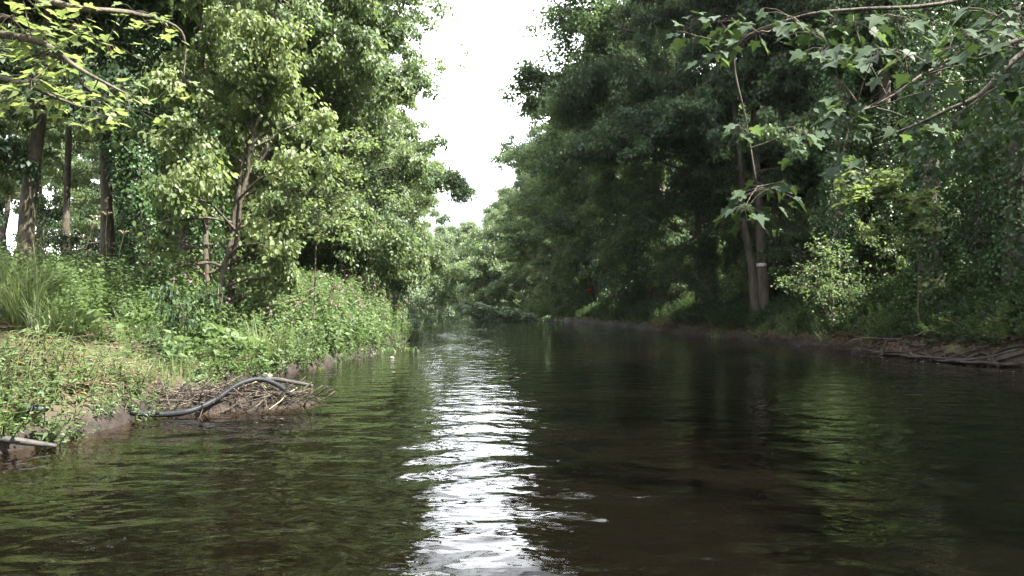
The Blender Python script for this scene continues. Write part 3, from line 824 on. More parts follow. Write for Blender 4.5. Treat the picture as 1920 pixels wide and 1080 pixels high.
# ------------------------------------------------------------------ ground cover (uncountable): real source plants, instanced on points
def scatter_stuff(name, label, src, P, rng, smin, smax, tilt=.15):
    n = len(P)
    me = bpy.data.meshes.new(name)
    me.vertices.add(n); me.vertices.foreach_set('co', np.asarray(P, np.float32).ravel())
    a = me.attributes.new('rot', 'FLOAT_VECTOR', 'POINT')
    a.data.foreach_set('vector', np.stack([rng.normal(0, tilt, n), rng.normal(0, tilt, n), rng.uniform(0, 6.283, n)], 1).astype(np.float32).ravel())
    a = me.attributes.new('scl', 'FLOAT', 'POINT')
    a.data.foreach_set('value', rng.uniform(smin, smax, n).astype(np.float32))
    o = mesh_obj(name, me)
    ng = bpy.data.node_groups.new('scatter', 'GeometryNodeTree')
    ng.interface.new_socket('Geometry', in_out='INPUT', socket_type='NodeSocketGeometry')
    ng.interface.new_socket('Geometry', in_out='OUTPUT', socket_type='NodeSocketGeometry')
    gi = ng.nodes.new('NodeGroupInput'); go = ng.nodes.new('NodeGroupOutput')
    ip = ng.nodes.new('GeometryNodeInstanceOnPoints'); oi = ng.nodes.new('GeometryNodeObjectInfo'); oi.inputs['Object'].default_value = src
    oi.inputs['As Instance'].default_value = True
    r1 = ng.nodes.new('GeometryNodeInputNamedAttribute'); r1.data_type = 'FLOAT_VECTOR'; r1.inputs['Name'].default_value = 'rot'
    r2 = ng.nodes.new('GeometryNodeInputNamedAttribute'); r2.data_type = 'FLOAT'; r2.inputs['Name'].default_value = 'scl'
    L_ = ng.links
    L_.new(gi.outputs[0], ip.inputs['Points']); L_.new(oi.outputs['Geometry'], ip.inputs['Instance'])
    L_.new(r1.outputs[0], ip.inputs['Rotation']); L_.new(r2.outputs[0], ip.inputs['Scale'])
    L_.new(ip.outputs[0], go.inputs[0])
    md = o.modifiers.new('scatter', 'NODES'); md.node_group = ng
    return tag(o, label, None, None, 'stuff')


def herb_geo(seed, n_stem, h, n_leaf, leaf, tmpl, mat, lean=.35, base_r=.12, up=.2):
    rg = np.random.default_rng(seed); g = Geo(); C, T, N, Z, TI = [], [], [], [], []
    for k in range(n_stem):
        a = rg.uniform(0, 6.28); b = np.array([math.cos(a), math.sin(a), 0]) * base_r * math.sqrt(rg.uniform())
        hh = h * rg.uniform(.55, 1.1)
        tip = b + np.array([math.cos(a) * lean * hh * rg.uniform(.2, 1), math.sin(a) * lean * hh * rg.uniform(.2, 1), hh])
        P = wander(rg, b + [0, 0, -.05], tip, 5, .12)
        g.tube(P, np.linspace(.005, .002, 5), 3, cap=False, )
        for j in range(n_leaf):
            q = .15 + .85 * (j + rg.uniform()) / n_leaf; ii = q * 4; kk = int(min(ii, 3)); c = P[kk] + (P[kk + 1] - P[kk]) * (ii - kk)
            az = j * 2.4 + rg.normal() * .4
            C.append(c); T.append([math.cos(az), math.sin(az), up + rg.normal() * .3]); N.append([rg.normal() * .3, rg.normal() * .3, 1])
            Z.append(leaf * rg.uniform(.6, 1.2) * (1.1 - .4 * q)); TI.append(rg.uniform())
    g.leaves(np.array(C), unit(np.array(T)), unit(np.array(N)), np.array(Z), tmpl, np.array(TI))
    return g


def grass_geo(seed, n, h, w, mat=None, spread=.16, arch=.6):
    rg = np.random.default_rng(seed); V, Tt, TI, nn = [], [], [], 0
    for k in range(n):
        a = rg.uniform(0, 6.28); r_ = spread * math.sqrt(rg.uniform()); b = np.array([r_ * math.cos(a + 1), r_ * math.sin(a + 1), 0])
        hh = h * rg.uniform(.5, 1.15); ar = arch * hh * rg.uniform(.2, 1.2); sd_ = np.array([-math.sin(a), math.cos(a), 0]) * w * .5
        d = np.array([math.cos(a), math.sin(a), 0])
        m = 5
        for j in range(m):
            t = j / (m - 1); p = b + d * ar * t ** 1.8 + np.array([0, 0, hh * (t - .38 * (ar / hh) * t ** 2.6)])
            ww = (1 - t) ** .6 if j < m - 1 else 0.02
            V += [p - sd_ * ww, p + sd_ * ww]
        for j in range(m - 1):
            i0 = nn + 2 * j; Tt += [[i0, i0 + 1, i0 + 3], [i0, i0 + 3, i0 + 2]]; TI += [0, 0]
        tv = rg.uniform(); TI[-2 * (m - 1):] = [tv] * (2 * (m - 1)); nn += 2 * m
    g = Geo(); g.add(np.array(V), np.array(Tt), None, np.array(TI)); return g


def litter_geo(seed):
    rg = np.random.default_rng(seed); g = Geo(); n = 60
    C = np.stack([rg.normal(0, .22, n), rg.normal(0, .22, n), rg.uniform(.0, .03, n)], 1)
    g.leaves(C, unit(rg.standard_normal((n, 3)) * [1, 1, .2]), unit(rg.standard_normal((n, 3)) * .35 + [0, 0, 1]), rg.uniform(.03, .08, n), OVATE, rg.uniform(0, 1, n))
    for k in range(10):
        a = rg.uniform(0, 3.14); l_ = rg.uniform(.08, .3); c = np.array([*rg.normal(0, .2, 2), .02]); d = np.array([math.cos(a), math.sin(a), rg.normal() * .1]) * l_
        g.tube(np.array([c - d, c + [0, 0, .01], c + d]), .004, 3, cap=False, )
    return g


def source(name, me, x, y, label, cat='plant', s=1.0):
    o = tag(empty(name, (x, y, float(ground_z(x, y)) - .02)), label, cat)
    return mesh_obj('foliage', me, o)


CRE = [herb_geo(1, 9, .17, 13, .055, RHOMB, None, lean=1.6, base_r=.22), herb_geo(2, 8, .14, 12, .065, RHOMB, None, lean=1.8, base_r=.26)]
K_CREEP = source('creeping_herb', CRE[0].mesh('creeping_herb', [M_HERB]), -7.0, 10.8, 'low creeping leafy herb at the back edge of the bare path', 'plant')
K_CREEPD = source('bramble_plant', CRE[1].mesh('bramble_plant', [M_DARK]), 12.6, 17.5, 'low dark bramble on the shaded slope above the roots', 'plant')
K_NETTLE = source('nettle_plant', herb_geo(3, 8, 1.0, 22, .10, RHOMB, None, lean=.3, base_r=.2).mesh('nettle_plant', [M_HERB]), -7.9, 12.6, 'knee-high nettle clump behind the bare path, below the dark trunks', 'plant')
K_NETTD = source('nettle_plant', herb_geo(4, 7, .50, 16, .085, RHOMB, None, lean=.5, base_r=.2).mesh('dark_herb', [M_DARK]), 11.2, 23.0, 'dark knee-high herb clump right of the white-banded tree', 'plant')
K_GRASS = source('grass_tuft', grass_geo(5, 46, .34, .009).mesh('grass_tuft', [M_GRASS]), -6.2, 12.5, 'grass tuft on the bank top behind the driftwood', 'grass tuft')
K_BROAD = source('dock_plant', herb_geo(8, 5, .42, 6, .20, OVATE, None, lean=.8, base_r=.10, up=.5).mesh('dock_plant', [M_HERB]), -6.6, 13.6, 'broad-leaved dock among the herbs behind the driftwood', 'plant')
K_LANCE = source('water_pepper', herb_geo(6, 6, .36, 11, .11, LANCE, None, lean=.7, base_r=.12).mesh('water_pepper', [M_HERB]), -5.6, 9.6, 'bushy narrow-leaved herb just behind the driftwood pile', 'plant')
K_BALS = source('balsam_seedling', herb_geo(9, 5, .55, 12, .17, (LANCE[0] * [1.9, 1, 1], LANCE[1]), None, lean=.45, base_r=.16).mesh('balsam_seedling', [M_HERB]), -5.6, 13.8, 'flowerless young balsam at the edge of the little bay', 'plant')
K_LITTER = source('leaf_litter_clump', litter_geo(7).mesh('leaf_litter_clump', [M_DRY]), -6.1, 8.7, 'little drift of dry leaves and twigs on the bare path', 'leaf litter')

rng = np.random.default_rng(99)


def bank_points(n, side, y0, y1, d0, d1, dens=None, skew=1.0):
    y = y0 + (y1 - y0) * rng.uniform(0, 1, n) ** skew
    d = d0 + (d1 - d0) * rng.uniform(0, 1, n)
    w = .12 * hills(y * 0 + 3, y, .9)
    x = (np.interp(y, LY, LX) + w - d) if side < 0 else (np.interp(y, RY, RX) - w * 1.3 + d)
    keep = np.ones(n, bool)
    if dens is not None: keep = rng.uniform(0, 1, n) < dens(x, y, d)
    x, y = x[keep], y[keep]
    return np.stack([x, y, ground_z(x, y) - .02], 1)


def path_bare(x, y, d):
    """the trodden strip along the near bank"""
    c = 1.75 + .2 * np.sin(y * 1.9); wdt = 1.3
    p = np.exp(-((d - c) / wdt) ** 6) * np.clip((12.0 - y) / 2.5, 0, 1)
    pch = np.clip(.5 + .5 * hills(x, y, 1.1), 0, 1)
    return np.clip(1 - 1.15 * p, .003, 1) * (.08 + .92 * pch)


dn = lambda x, y, d: path_bare(x, y, d)
scatter_stuff('ground_cover', 'low mixed green ground cover on the sunny bank', K_CREEP, bank_points(9000, -1, 5.5, 30, -.03, 9, dn, 1.2), rng, .6, 1.45, .25)
scatter_stuff('grass', 'short grass among the herbs of the sunny bank', K_GRASS, bank_points(5200, -1, 6, 30, .05, 9, lambda x, y, d: dn(x, y, d) * np.where(y > 12.5, .22, .8)), rng, .5, 1.2, .2)
scatter_stuff('undergrowth', 'dense knee-high herbs below the trees of the sunny bank', K_NETTLE, bank_points(4200, -1, 10.5, 34, 1.6, 14, lambda x, y, d: np.clip((d + (y - 10) * .5 - 3.7) / 1.2, 0, 1)), rng, .35, 1.5, .25)
scatter_stuff('water_pepper_patch', 'narrow-leaved waterside herbs in loose patches', K_LANCE, bank_points(1700, -1, 6.6, 24, -.02, 3.4, lambda x, y, d: path_bare(x, y, d) * np.where(d < .5, 1.0, 1.0 * (hills(x, y, .9) > -.1))), rng, .45, .95, .3)
scatter_stuff('undergrowth', 'broad-leaved docks among the herbs of the sunny bank', K_BROAD, bank_points(900, -1, 7.5, 20, .2, 8, lambda x, y, d: path_bare(x, y, d) * (hills(x + 4, y, .8) > .1)), rng, .6, 1.4, .25)
scatter_stuff('undergrowth', 'young balsam filling the slope of the promontory', K_BALS, bank_points(2600, -1, 10.5, 30, .0, 7, lambda x, y, d: path_bare(x, y, d) * np.clip(.5 + hills(x, y + 3, .8), .05, 1)), rng, .6, 1.4, .25)
scatter_stuff('undergrowth', 'darker herbs in patches on the sunny bank', K_NETTD, bank_points(1300, -1, 8, 30, .1, 9, lambda x, y, d: path_bare(x, y, d) * (hills(x + 9, y, .7) > .25)), rng, .35, .9, .3)
scatter_stuff('leaf_litter', 'dry leaves and twigs littering the bare mud', K_LITTER, bank_points(300, -1, 6, 13, .3, 4), rng, .5, 1.2, .12)
scatter_stuff('undergrowth', 'far herbs lining the sunny bank', K_NETTLE, bank_points(1700, -1, 30, 110, .05, 4), rng, .8, 1.7, .2)
scatter_stuff('undergrowth', 'dark brambles and ivy covering the shaded slope', K_CREEPD, bank_points(15000, 1, 8, 32, .55, 12, None), rng, .8, 1.9, .3)
scatter_stuff('undergrowth', 'dark herbs among the brambles of the shaded slope', K_NETTD, bank_points(3400, 1, 8, 34, 1.0, 12, lambda x, y, d: np.clip(.5 + .6 * hills(x, y, .7), .05, 1)), rng, .6, 1.3, .35)
scatter_stuff('undergrowth', 'grassy herbs on top of the shaded bank further upriver', K_NETTD, bank_points(3600, 1, 27, 75, .35, 5, None), rng, .7, 1.5, .3)
scatter_stuff('grass', 'rough grass along the edge of the shaded bank', K_GRASS, bank_points(3000, 1, 20, 75, .25, 3, lambda x, y, d: np.clip(.6 + .6 * hills(x, y, .8), .1, 1)), rng, .8, 1.8, .4)
scatter_stuff('undergrowth', 'far herbs lining the shady bank', K_NETTLE, bank_points(1600, 1, 60, 125, .05, 4), rng, .8, 1.7, .2)
scatter_stuff('leaf_litter', 'dry leaves littering the edge of the shaded bank', K_LITTER, bank_points(500, 1, 12, 40, .1, 1.6), rng, .6, 1.4, .12)


# ------------------------------------------------------------------ narrow-leaved plants in the near bank, leaf by leaf
def single_leaf(tm, mat, tint, name='leaf'):
    g = Geo(); g.leaves(np.zeros((1, 3)), np.array([[0, 1.0, 0]]), np.array([[0, 0, 1.0]]), np.array([1.0]), tm, np.array([tint]))
    return g.mesh(name, [mat])


LANCE_ME = [single_leaf(LANCE, M_HERB, t) for t in (.35, .7, .95)] + [single_leaf(LANCE, M_YEL, .6)]
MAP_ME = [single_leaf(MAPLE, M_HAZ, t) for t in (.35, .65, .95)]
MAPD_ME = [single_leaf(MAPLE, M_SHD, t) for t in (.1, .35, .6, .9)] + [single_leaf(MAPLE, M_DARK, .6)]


def frame_euler(tip, nor):
    tip = Vector(tip).normalized(); nor = Vector(nor)
    sd_ = tip.cross(nor)
    if sd_.length < 1e-4: sd_ = tip.cross(Vector((1, 0, 0)))
    sd_.normalize(); up = sd_.cross(tip)
    from mathutils import Matrix
    return Matrix((sd_, tip, up)).transposed().to_euler()


def place_leaf(me, p, tip, nor, s, parent, name='leaf'):
    o = mesh_obj(name, me, parent, p, scale=float(s)); o.rotation_euler = frame_euler(tip, nor); return o


def pepper(seed, n_stem=4, h=.34):
    rg = np.random.default_rng(seed); o = empty('water_pepper')
    g = Geo(); leafs = []
    for k in range(n_stem):
        a = rg.uniform(0, 6.28); hh = h * rg.uniform(.6, 1.2)
        b = np.array([*(rg.normal(0, .04, 2)), -.03]); tip = b + np.array([math.cos(a) * hh * .6, math.sin(a) * hh * .6, hh])
        P = wander(rg, b, tip, 5, .15); g.tube(P, np.linspace(.006, .003, 5), 4, cap=False)
        for j in range(5):
            q = .25 + .75 * (j + .5) / 5; ii = q * 4; kk = int(min(ii, 3)); c = P[kk] + (P[kk + 1] - P[kk]) * (ii - kk)
            az = j * 2.4 + rg.normal() * .4 + a
            leafs.append((c, (math.cos(az), math.sin(az), rg.normal() * .25 + .25), (rg.normal() * .2, rg.normal() * .2, 1), rg.uniform(.085, .15)))
    mesh_obj('stem', g.mesh('stem', [M_STEM]), o)
    for c, t, nn_, sz in leafs:
        place_leaf(LANCE_ME[int(rg.choice(4, p=[.35, .4, .22, .03]))], c, t, nn_, sz, o)
    return o


protos = [pepper(200 + i) for i in range(3)]
used = [False] * 3
spots = []
for _ in range(4000):
    y = rng.uniform(6.5, 9.0); d = rng.uniform(.0, 1.35)
    x = float(np.interp(y, LY, LX)) - d
    u = 960 + x / y * F
    if u < -30 or u > 310 or (d > 1.1 and rng.uniform() < .6): continue
    if all((x - a) ** 2 + (y - b) ** 2 > .17 ** 2 for a, b in spots): spots.append((x, y))
    if len(spots) >= 72: break
for i, (x, y) in enumerate(spots):
    k = i % 3
    o = protos[k] if not used[k] else copy_tree(protos[k]); used[k] = True
    o.location = (x, y, float(ground_z(x, y))); o.rotation_euler = (0, 0, rng.uniform(0, 6.28)); sc = rng.uniform(.8, 1.25); o.scale = (sc, sc, sc)
    tag(o, 'narrow-leaved waterside herb in the dense patch round the grey log and pipe end', 'plant', 'narrow-leaved herbs on the near bank')


# ------------------------------------------------------------------ balsam with pink flowers on the promontory
def balsam(seed):
    rg = np.random.default_rng(seed); o = empty('balsam_plant'); st, fo, fl = Geo(), Geo(), Geo()
    C, T, Z = [], [], []; FC = []
    for k in range(3):
        a = rg.uniform(0, 6.28); hh = rg.uniform(.8, 1.25); b = np.array([*(rg.normal(0, .07, 2)), -.04])
        tip = b + np.array([math.cos(a) * .22, math.sin(a) * .22, hh]); P = wander(rg, b, tip, 6, .08)
        st.tube(P, np.linspace(.012, .004, 6), 4, cap=False)
        for j in range(16):
            q = .18 + .8 * j / 16; ii = q * 5; kk = int(min(ii, 4)); c = P[kk] + (P[kk + 1] - P[kk]) * (ii - kk)
            for m_ in range(2):
                az = j * 1.2 + m_ * 3.14 + rg.normal() * .3
                C.append(c); T.append([math.cos(az), math.sin(az), -.1 + rg.normal() * .25]); Z.append(.21 * rg.uniform(.6, 1.1) * (1.15 - .5 * q))
        for j in range(2 if k == 0 else 0): FC.append(tip + rg.normal(0, .07, 3) + [0, 0, -.02])
    n_ = len(C)
    fo.leaves(np.array(C), unit(np.array(T)), unit(rg.standard_normal((n_, 3)) * .3 + [0, 0, 1]), np.array(Z), (LANCE[0] * [1.9, 1, 1], LANCE[1]), rg.uniform(0, 1, n_))
    for c in FC:
        m_ = 6; fl.leaves(np.repeat(c[None], m_, 0), unit(rg.standard_normal((m_, 3))), unit(rg.standard_normal((m_, 3))), np.full(m_, .034), (RHOMB[0] * [1.6, 1, 1], RHOMB[1]), rg.uniform(0, 1, m_))
    mesh_obj('stem', st.mesh('stem', [M_STEM]), o); mesh_obj('foliage', fo.mesh('foliage', [M_HERB]), o); mesh_obj('blossom', fl.mesh('blossom', [M_PINK]), o)
    return o


protos = [balsam(300 + i) for i in range(4)]; used = [False] * 4
pts = bank_points(1500, -1, 13.8, 29, .08, 5.5, lambda x, y, d: np.clip(1.2 - d / 7, 0, 1) * (hills(x, y, .55) > -.55))
sel = []
for p in pts:
    if all((p[0] - q[0]) ** 2 + (p[1] - q[1]) ** 2 > .30 ** 2 for q in sel): sel.append(p)
    if len(sel) >= 210: break
for i, p in enumerate(sel):
    k = i % 4; o = protos[k] if not used[k] else copy_tree(protos[k]); used[k] = True
    o.location = [float(v) for v in p]; o.rotation_euler = (0, 0, rng.uniform(0, 6.28)); sc = rng.uniform(.75, 1.2); o.scale = (sc, sc, sc)
    tag(o, 'tall balsam with pink flowers in the stand covering the promontory', 'plant', 'pink-flowered balsam on the promontory')


# sedge clumps, seed stalks, umbels, dark young elder
def sedge(x, y, h, n, label, seed, w=.018, arch=.75):
    o = empty('sedge_clump', (x, y, float(ground_z(x, y)) - .03)); tag(o, label, 'sedge')
    mesh_obj('blades', grass_geo(seed, n, h, w, spread=.28, arch=arch).mesh('blades', [M_GRASS]), o)


sedge(*at(35, 560, 10.2)[:2], 1.5, 260, 'big bright sedge clump with long arching blades at the sunny edge of the frame', 401)
sedge(*at(-50, 565, 10.0)[:2], 1.3, 160, 'sedge clump cut off by the frame beside the big bright one', 402)
sedge(*at(100, 570, 9.9)[:2], .95, 110, 'smaller sedge clump in front of the big bright one', 403, .022, 1.0)
sedge(*at(250, 545, 12.8)[:2], .7, 60, 'sedge clump beside the trodden path, left of the dark young elder', 404)
sedge(*at(500, 585, 13.5)[:2], 1.2, 110, 'sedge clump with drooping blades among the pink-flowered herbs', 405)
sedge(*at(1345, 590, 29.5)[:2], .8, 60, 'grass clump at the foot of the white-banded tree', 406, .02)
for i, (x, y, D, hh) in enumerate([(48, 380, 10.8, 1), (62, 395, 10.9, 1), (75, 372, 11.1, 1), (84, 400, 11, 1), (57, 425, 10.7, 1)]):
    p = at(x, y, D); b = p.copy(); b[0] += rng.normal() * .08 - .08; b[2] = ground_z(b[0], b[1]) - .02
    o = empty('seed_stalk', b); tag(o, 'dry brown seed stalk standing above the big sedge clump', 'seed stalk', 'brown seed stalks over the sedge')
    g = Geo(); g.tube(wander(rng, np.zeros(3), p - b, 6, .10), .0018, 4); mesh_obj('stem', g.mesh('stem', [M_STEM]), o)
    g = Geo(); q = p - b; g.tube(np.array([q + [0, 0, -.14], q + [0, 0, -.10], q + [0, 0, 0], q + [0, 0, .05]]), [.004, .010, .009, .003], 6)
    mesh_obj('spike', g.mesh('spike', [noise_mat('seed spike', (.16, .09, .04), (.34, .22, .11), scale=40)]) if i == 0 else spike_me, o)
    if i == 0: spike_me = o.children[-1].data
for i, (x, y, D) in enumerate([(200, 405, 12.5), (178, 412, 12.7), (160, 452, 12.3), (232, 440, 12.9)]):
    p = at(x, y, D); b = p.copy(); b[0] -= .15; b[2] = ground_z(b[0], b[1]) - .02; q = p - b
    o = empty('dead_umbel', b); tag(o, 'dead pale umbel on a thin stalk above the herbs, before the ivy trunk', 'dead flower', 'dead umbels above the herbs')
    g = Geo(); g.tube(wander(rng, np.zeros(3), q, 6, .12), .0020, 4); mesh_obj('stem', g.mesh('stem', [M_STEM]), o)
    g = Geo()
    for j in range(11):
        a = j * .571; g.tube(np.array([q, q + [math.cos(a) * .05, math.sin(a) * .05, .06], q + [math.cos(a) * .09, math.sin(a) * .09, .07]]), [.003, .003, .008], 3)
    mesh_obj('umbel', g.mesh('umbel', [M_STRAW]), o)
p = at(345, 620, 11.8); z = float(ground_z(p[0], p[1]))
p[2] = z
eld = foliage_along([[p, p + [.02, 0, .5], p + [.12, 0, .95]], [p + [.02, 0, .45], p + [-.25, .05, .85], p + [-.42, .05, .92]], [p + [.05, 0, .6], p + [.35, 0, .95], p + [.62, 0, .98]], [p + [.04, 0, .5], p + [-.05, -.1, .9], p + [-.15, -.2, 1.02]]],
                    520, .15, .13, M_DARK, (LANCE[0] * [1.7, 1, 1], LANCE[1]), seed=81, droop=.7, rads=(.010, .004))
o = empty('elder_sapling'); tag(o, 'dark blue-green young elder with drooping leaves, standing alone before the herbs', 'sapling')
mesh_obj('stem', eld[0], o); mesh_obj('foliage', eld[1], o)
for i, (a, b) in enumerate([((445, 610), (600, 535)), ((470, 640), (590, 548)), ((430, 600), (560, 560)), ((80, 600), (60, 440))]):
    D = (16, 16.2, 15.6, 10.4)[i]
    o = mesh_obj('reed_stalk', (lambda g: (g.tube(np.array([at(*a, D), (at(*a, D) + at(*b, D)) / 2 + [0, 0, .06], at(*b, D)]), [.009, .007, .003], 5), g.mesh('reed_stalk', [M_STRAW]))[1])(Geo()))
    tag(o, ['long pale reed stalk leaning across the flowering herbs', 'lower of the two long pale reed stalks leaning over the herbs', 'short pale reed stalk fallen among the herbs', 'upright pale stalk beside the big bright sedge clump'][i], 'reed')


# ------------------------------------------------------------------ pipes, driftwood, roots
def tube_thing(name, P, rad, mat, label, cat, sides=10, wob=0.0, group=None):
    g = Geo(); rg = np.random.default_rng(int(abs(P[0][0]) * 100) + len(P))
    P = np.array(P); n0 = len(P); t = np.linspace(0, n0 - 1, n0 * 5); k = np.minimum(t.astype(int), n0 - 2); f_ = (t - k)[:, None]
    m = np.gradient(P, axis=0); p0, p1, m0, m1 = P[k], P[k + 1], m[k], m[k + 1]
    Pn = (2 * f_**3 - 3 * f_**2 + 1) * p0 + (f_**3 - 2 * f_**2 + f_) * m0 + (-2 * f_**3 + 3 * f_**2) * p1 + (f_**3 - f_**2) * m1
    rn = np.interp(t, np.arange(n0), np.broadcast_to(rad, n0))
    loc = Pn[0].copy()
    g.tube(Pn - loc, rn, sides, wob=wob, rng=rg)
    o = mesh_obj(name, g.mesh(name, [mat]), None, loc)
    return tag(o, label, cat, group)


tube_thing('plastic_pipe', [at(225, 772, 8.15), at(290, 777, 8.45), at(350, 772, 8.6), at(400, 752, 8.85), at(445, 722, 9.1), at(485, 711, 9.3), at(520, 722, 9.35), at(548, 742, 9.3)],
           [.030, .037, .038, .036, .037, .034, .034, .030], M_PIPE, 'black plastic pipe snaking over the driftwood pile and down to the water', 'pipe', 12)
tube_thing('plastic_pipe', [at(470, 716, 9.5), at(510, 711, 9.6), at(550, 717, 9.6), at(586, 723, 9.55)], [.03, .034, .03, .022], M_LOG, 'pale grey pole lying on the driftwood tip, pointing over the water', 'pole', 9, .04)['category'] = 'pole'
tube_thing('drift_branch', [at(586, 722, 9.55), at(580, 745, 9.5), at(568, 762, 9.5)], [.016, .014, .008], M_ROOT, 'short dark broken stick hanging from the pole tip into the water', 'stick', 6, .05)
tube_thing('plastic_pipe', [at(-60, 775, 6.6), at(0, 772, 6.75), at(40, 766, 6.82), at(85, 768, 6.95)], .042, M_PIPE, 'short dark pipe end poking out of the herbs above the grey log', 'pipe', 12)
tube_thing('grey_log', [at(-60, 818, 6.35), at(0, 822, 6.42), at(50, 829, 6.5), at(106, 836, 6.6)], [.038, .036, .032, .020], M_LOG, 'smooth grey log lying half in the water at the near bank', 'log', 10, .03)

pile = empty('driftwood_pile', (-3.95, 9.25, .0), .30); tag(pile, 'tangled pile of dead twigs and mud under the black pipe at the water edge', 'driftwood pile')
rg = np.random.default_rng(12)
U, Vv = np.meshgrid(np.linspace(0, 1, 40), np.linspace(0, 2 * np.pi, 40, endpoint=False))
mr_ = np.sin(U * np.pi / 2)
mx_ = 1.2 * mr_ * np.cos(Vv) * (1 + .12 * np.sin(5 * Vv)); my_ = .42 * mr_ * np.sin(Vv) * (1 + .15 * np.cos(4 * Vv))
mz_ = .20 * np.cos(U * np.pi / 2) ** .8 + .03 * hills(mx_ * 3, my_ * 3, 3) - .06
gmd = Geo(); I = np.arange(39)[:, None] * 40; J = np.arange(39)[None, :]
VV = np.stack([mx_.ravel(), my_.ravel(), mz_.ravel()], 1)
qd = np.array([[r_ * 40 + c_, r_ * 40 + c_ + 1, ((r_ + 1) % 40) * 40 + c_ + 1, ((r_ + 1) % 40) * 40 + c_] for r_ in range(40) for c_ in range(39)])
gmd.add(VV, None, qd); mesh_obj('mud_mound', gmd.mesh('mud_mound', [noise_mat('pile mud', (.016, .012, .010), (.06, .045, .034), scale=14, bump=1.0, dist=.05)]), pile)
TW = []
for k in range(5):
    g = Geo(); l_ = .5; g.tube(wander(rg, np.array([-l_, 0, 0]), np.array([l_, 0, 0]), 6, .10), np.linspace(.011, .005, 6), 5)
    if k > 1: g.tube(wander(rg, np.array([.05, 0, 0]), np.array([.32, .16 * (-1) ** k, .06]), 4, .1), np.linspace(.007, .003, 4), 4)
    TW.append([g.mesh('twig', [m_]) for m_ in (M_TWIG, M_ROOT, M_STRAW)])
for i in range(290):
    a = rg.uniform(0, 6.28); r_ = math.sqrt(rg.uniform()); x = 1.25 * r_ * math.cos(a); y = .46 * r_ * math.sin(a)
    z = .24 * max(0, 1 - r_ * r_) ** .5 + rg.uniform(-.03, .07)
    o = mesh_obj('twig', TW[i % 5][int(rg.choice(3, p=[.40, .55, .05]))], pile, (x, y, z), (rg.normal() * .35, .25 * x + rg.normal() * .30, rg.uniform(0, 6.28)), rg.uniform(.3, .95))
# sticks lying about on the near bank
for i in range(46):
    y = rg.uniform(6.9, 12); d = rg.uniform(.1, 3.6); x = float(np.interp(y, LY, LX)) - d
    o = mesh_obj('dead_stick', TW[i % 5][(0, 2, 1)[i % 3]], None, (x, y, float(ground_z(x, y)) + .025), (0, rg.normal() * .08, rg.uniform(0, 6.28)), rg.uniform(.2, .7))
    tag(o, 'dead stick lying on the trodden mud of the near bank', 'stick', 'sticks lying on the near bank')
# roots and drift along the shaded bank
for i in range(34):
    y0 = rg.uniform(14.0, 20.5); x0 = float(np.interp(y0, RY, RX)) + rg.uniform(-.15, .75); y1 = y0 + rg.uniform(-1.6, 1.6); ln = rg.uniform(.8, 2.6)
    P = []
    for k in range(6):
        t = k / 5; yy = y0 + ln * (t - .5); xx = float(np.interp(yy, RY, RX)) + (x0 - float(np.interp(y0, RY, RX))) + .22 * math.sin(t * 5 + i)
        P.append([xx, yy, max(.0, float(ground_z(xx, yy))) + .03 + .09 * math.sin(t * 3.14) * rg.uniform(0, 1)])
    tube_thing('tree_root', P, np.linspace(.05, .018, 6) * rg.uniform(.6, 1.3), M_ROOT if i % 7 else M_LOG, 'bare snaking root at the waterline below the shaded slope', 'root', 7, .08, 'roots along the shaded waterline')
for i, (a, m_, b, D) in enumerate([((1590, 640), (1620, 634), (1690, 636), 17.5), ((1710, 632), (1740, 620), (1765, 626), 17), ((1762, 600), (1780, 602), (1795, 611), 16.5), ((1840, 583), (1870, 605), (1880, 618), 16)]):
    P = [at(*a, D), at(*m_, D), at(*b, D)]
    tube_thing('drift_branch', P, [.014, .018, .012], M_TWIG, ['pale thin stick low on the shaded slope above the roots', 'forked-looking pale stick above the roots of the shaded bank', 'pale curved stick in the brambles of the shaded slope', 'thin straight stalk slanting through the brambles'][i], 'stick', 5, .05)
# flecks of foam and leaves drifting by the shaded bank
fl = single_leaf(OVATE, M_DRY, .9); fl2 = single_leaf(OVATE, M_WHITE, .9)
for i in range(46):
    y = rg.uniform(11.5, 19); x = float(np.interp(y, RY, RX)) - abs(rg.normal(0, 1.3)) - .1
    o = mesh_obj('floating_fleck', (fl, fl2, fl)[i % 3], None, (x, y, .018), (0, 0, rg.uniform(0, 6.28)), rg.uniform(.03, .09))
    tag(o, 'small fleck floating by the shaded bank', 'leaf', 'flecks of foam and leaves by the shaded bank')
# stones at the small bay, hanging roots below the promontory
def stone(p, s, label, seed, group=None):
    rg2 = np.random.default_rng(seed); g = Geo(); n1, n2 = 7, 10; V = []
    for i in range(n1 + 1):
        for j in range(n2):
            th = math.pi * i / n1; ph = 6.283 * j / n2; V.append([math.sin(th) * math.cos(ph), math.sin(th) * math.sin(ph) * .8, .5 * math.cos(th)])
    V = np.array(V); V *= (1 + .16 * hills(V[:, 0] * 2 + seed, V[:, 1] * 2, 1.3) + .1 * hills(V[:, 2] * 3, V[:, 0] * 3 + seed, 2))[:, None] * s
    Qs = [[i * n2 + j, (i + 1) * n2 + j, (i + 1) * n2 + (j + 1) % n2, i * n2 + (j + 1) % n2] for i in range(n1) for j in range(n2)]
    g.add(V, None, np.array(Qs)); return tag(mesh_obj('river_stone', g.mesh('river_stone', [M_STONE]), None, p, (0, 0, rg2.uniform(0, 6))), label, 'stone', group)


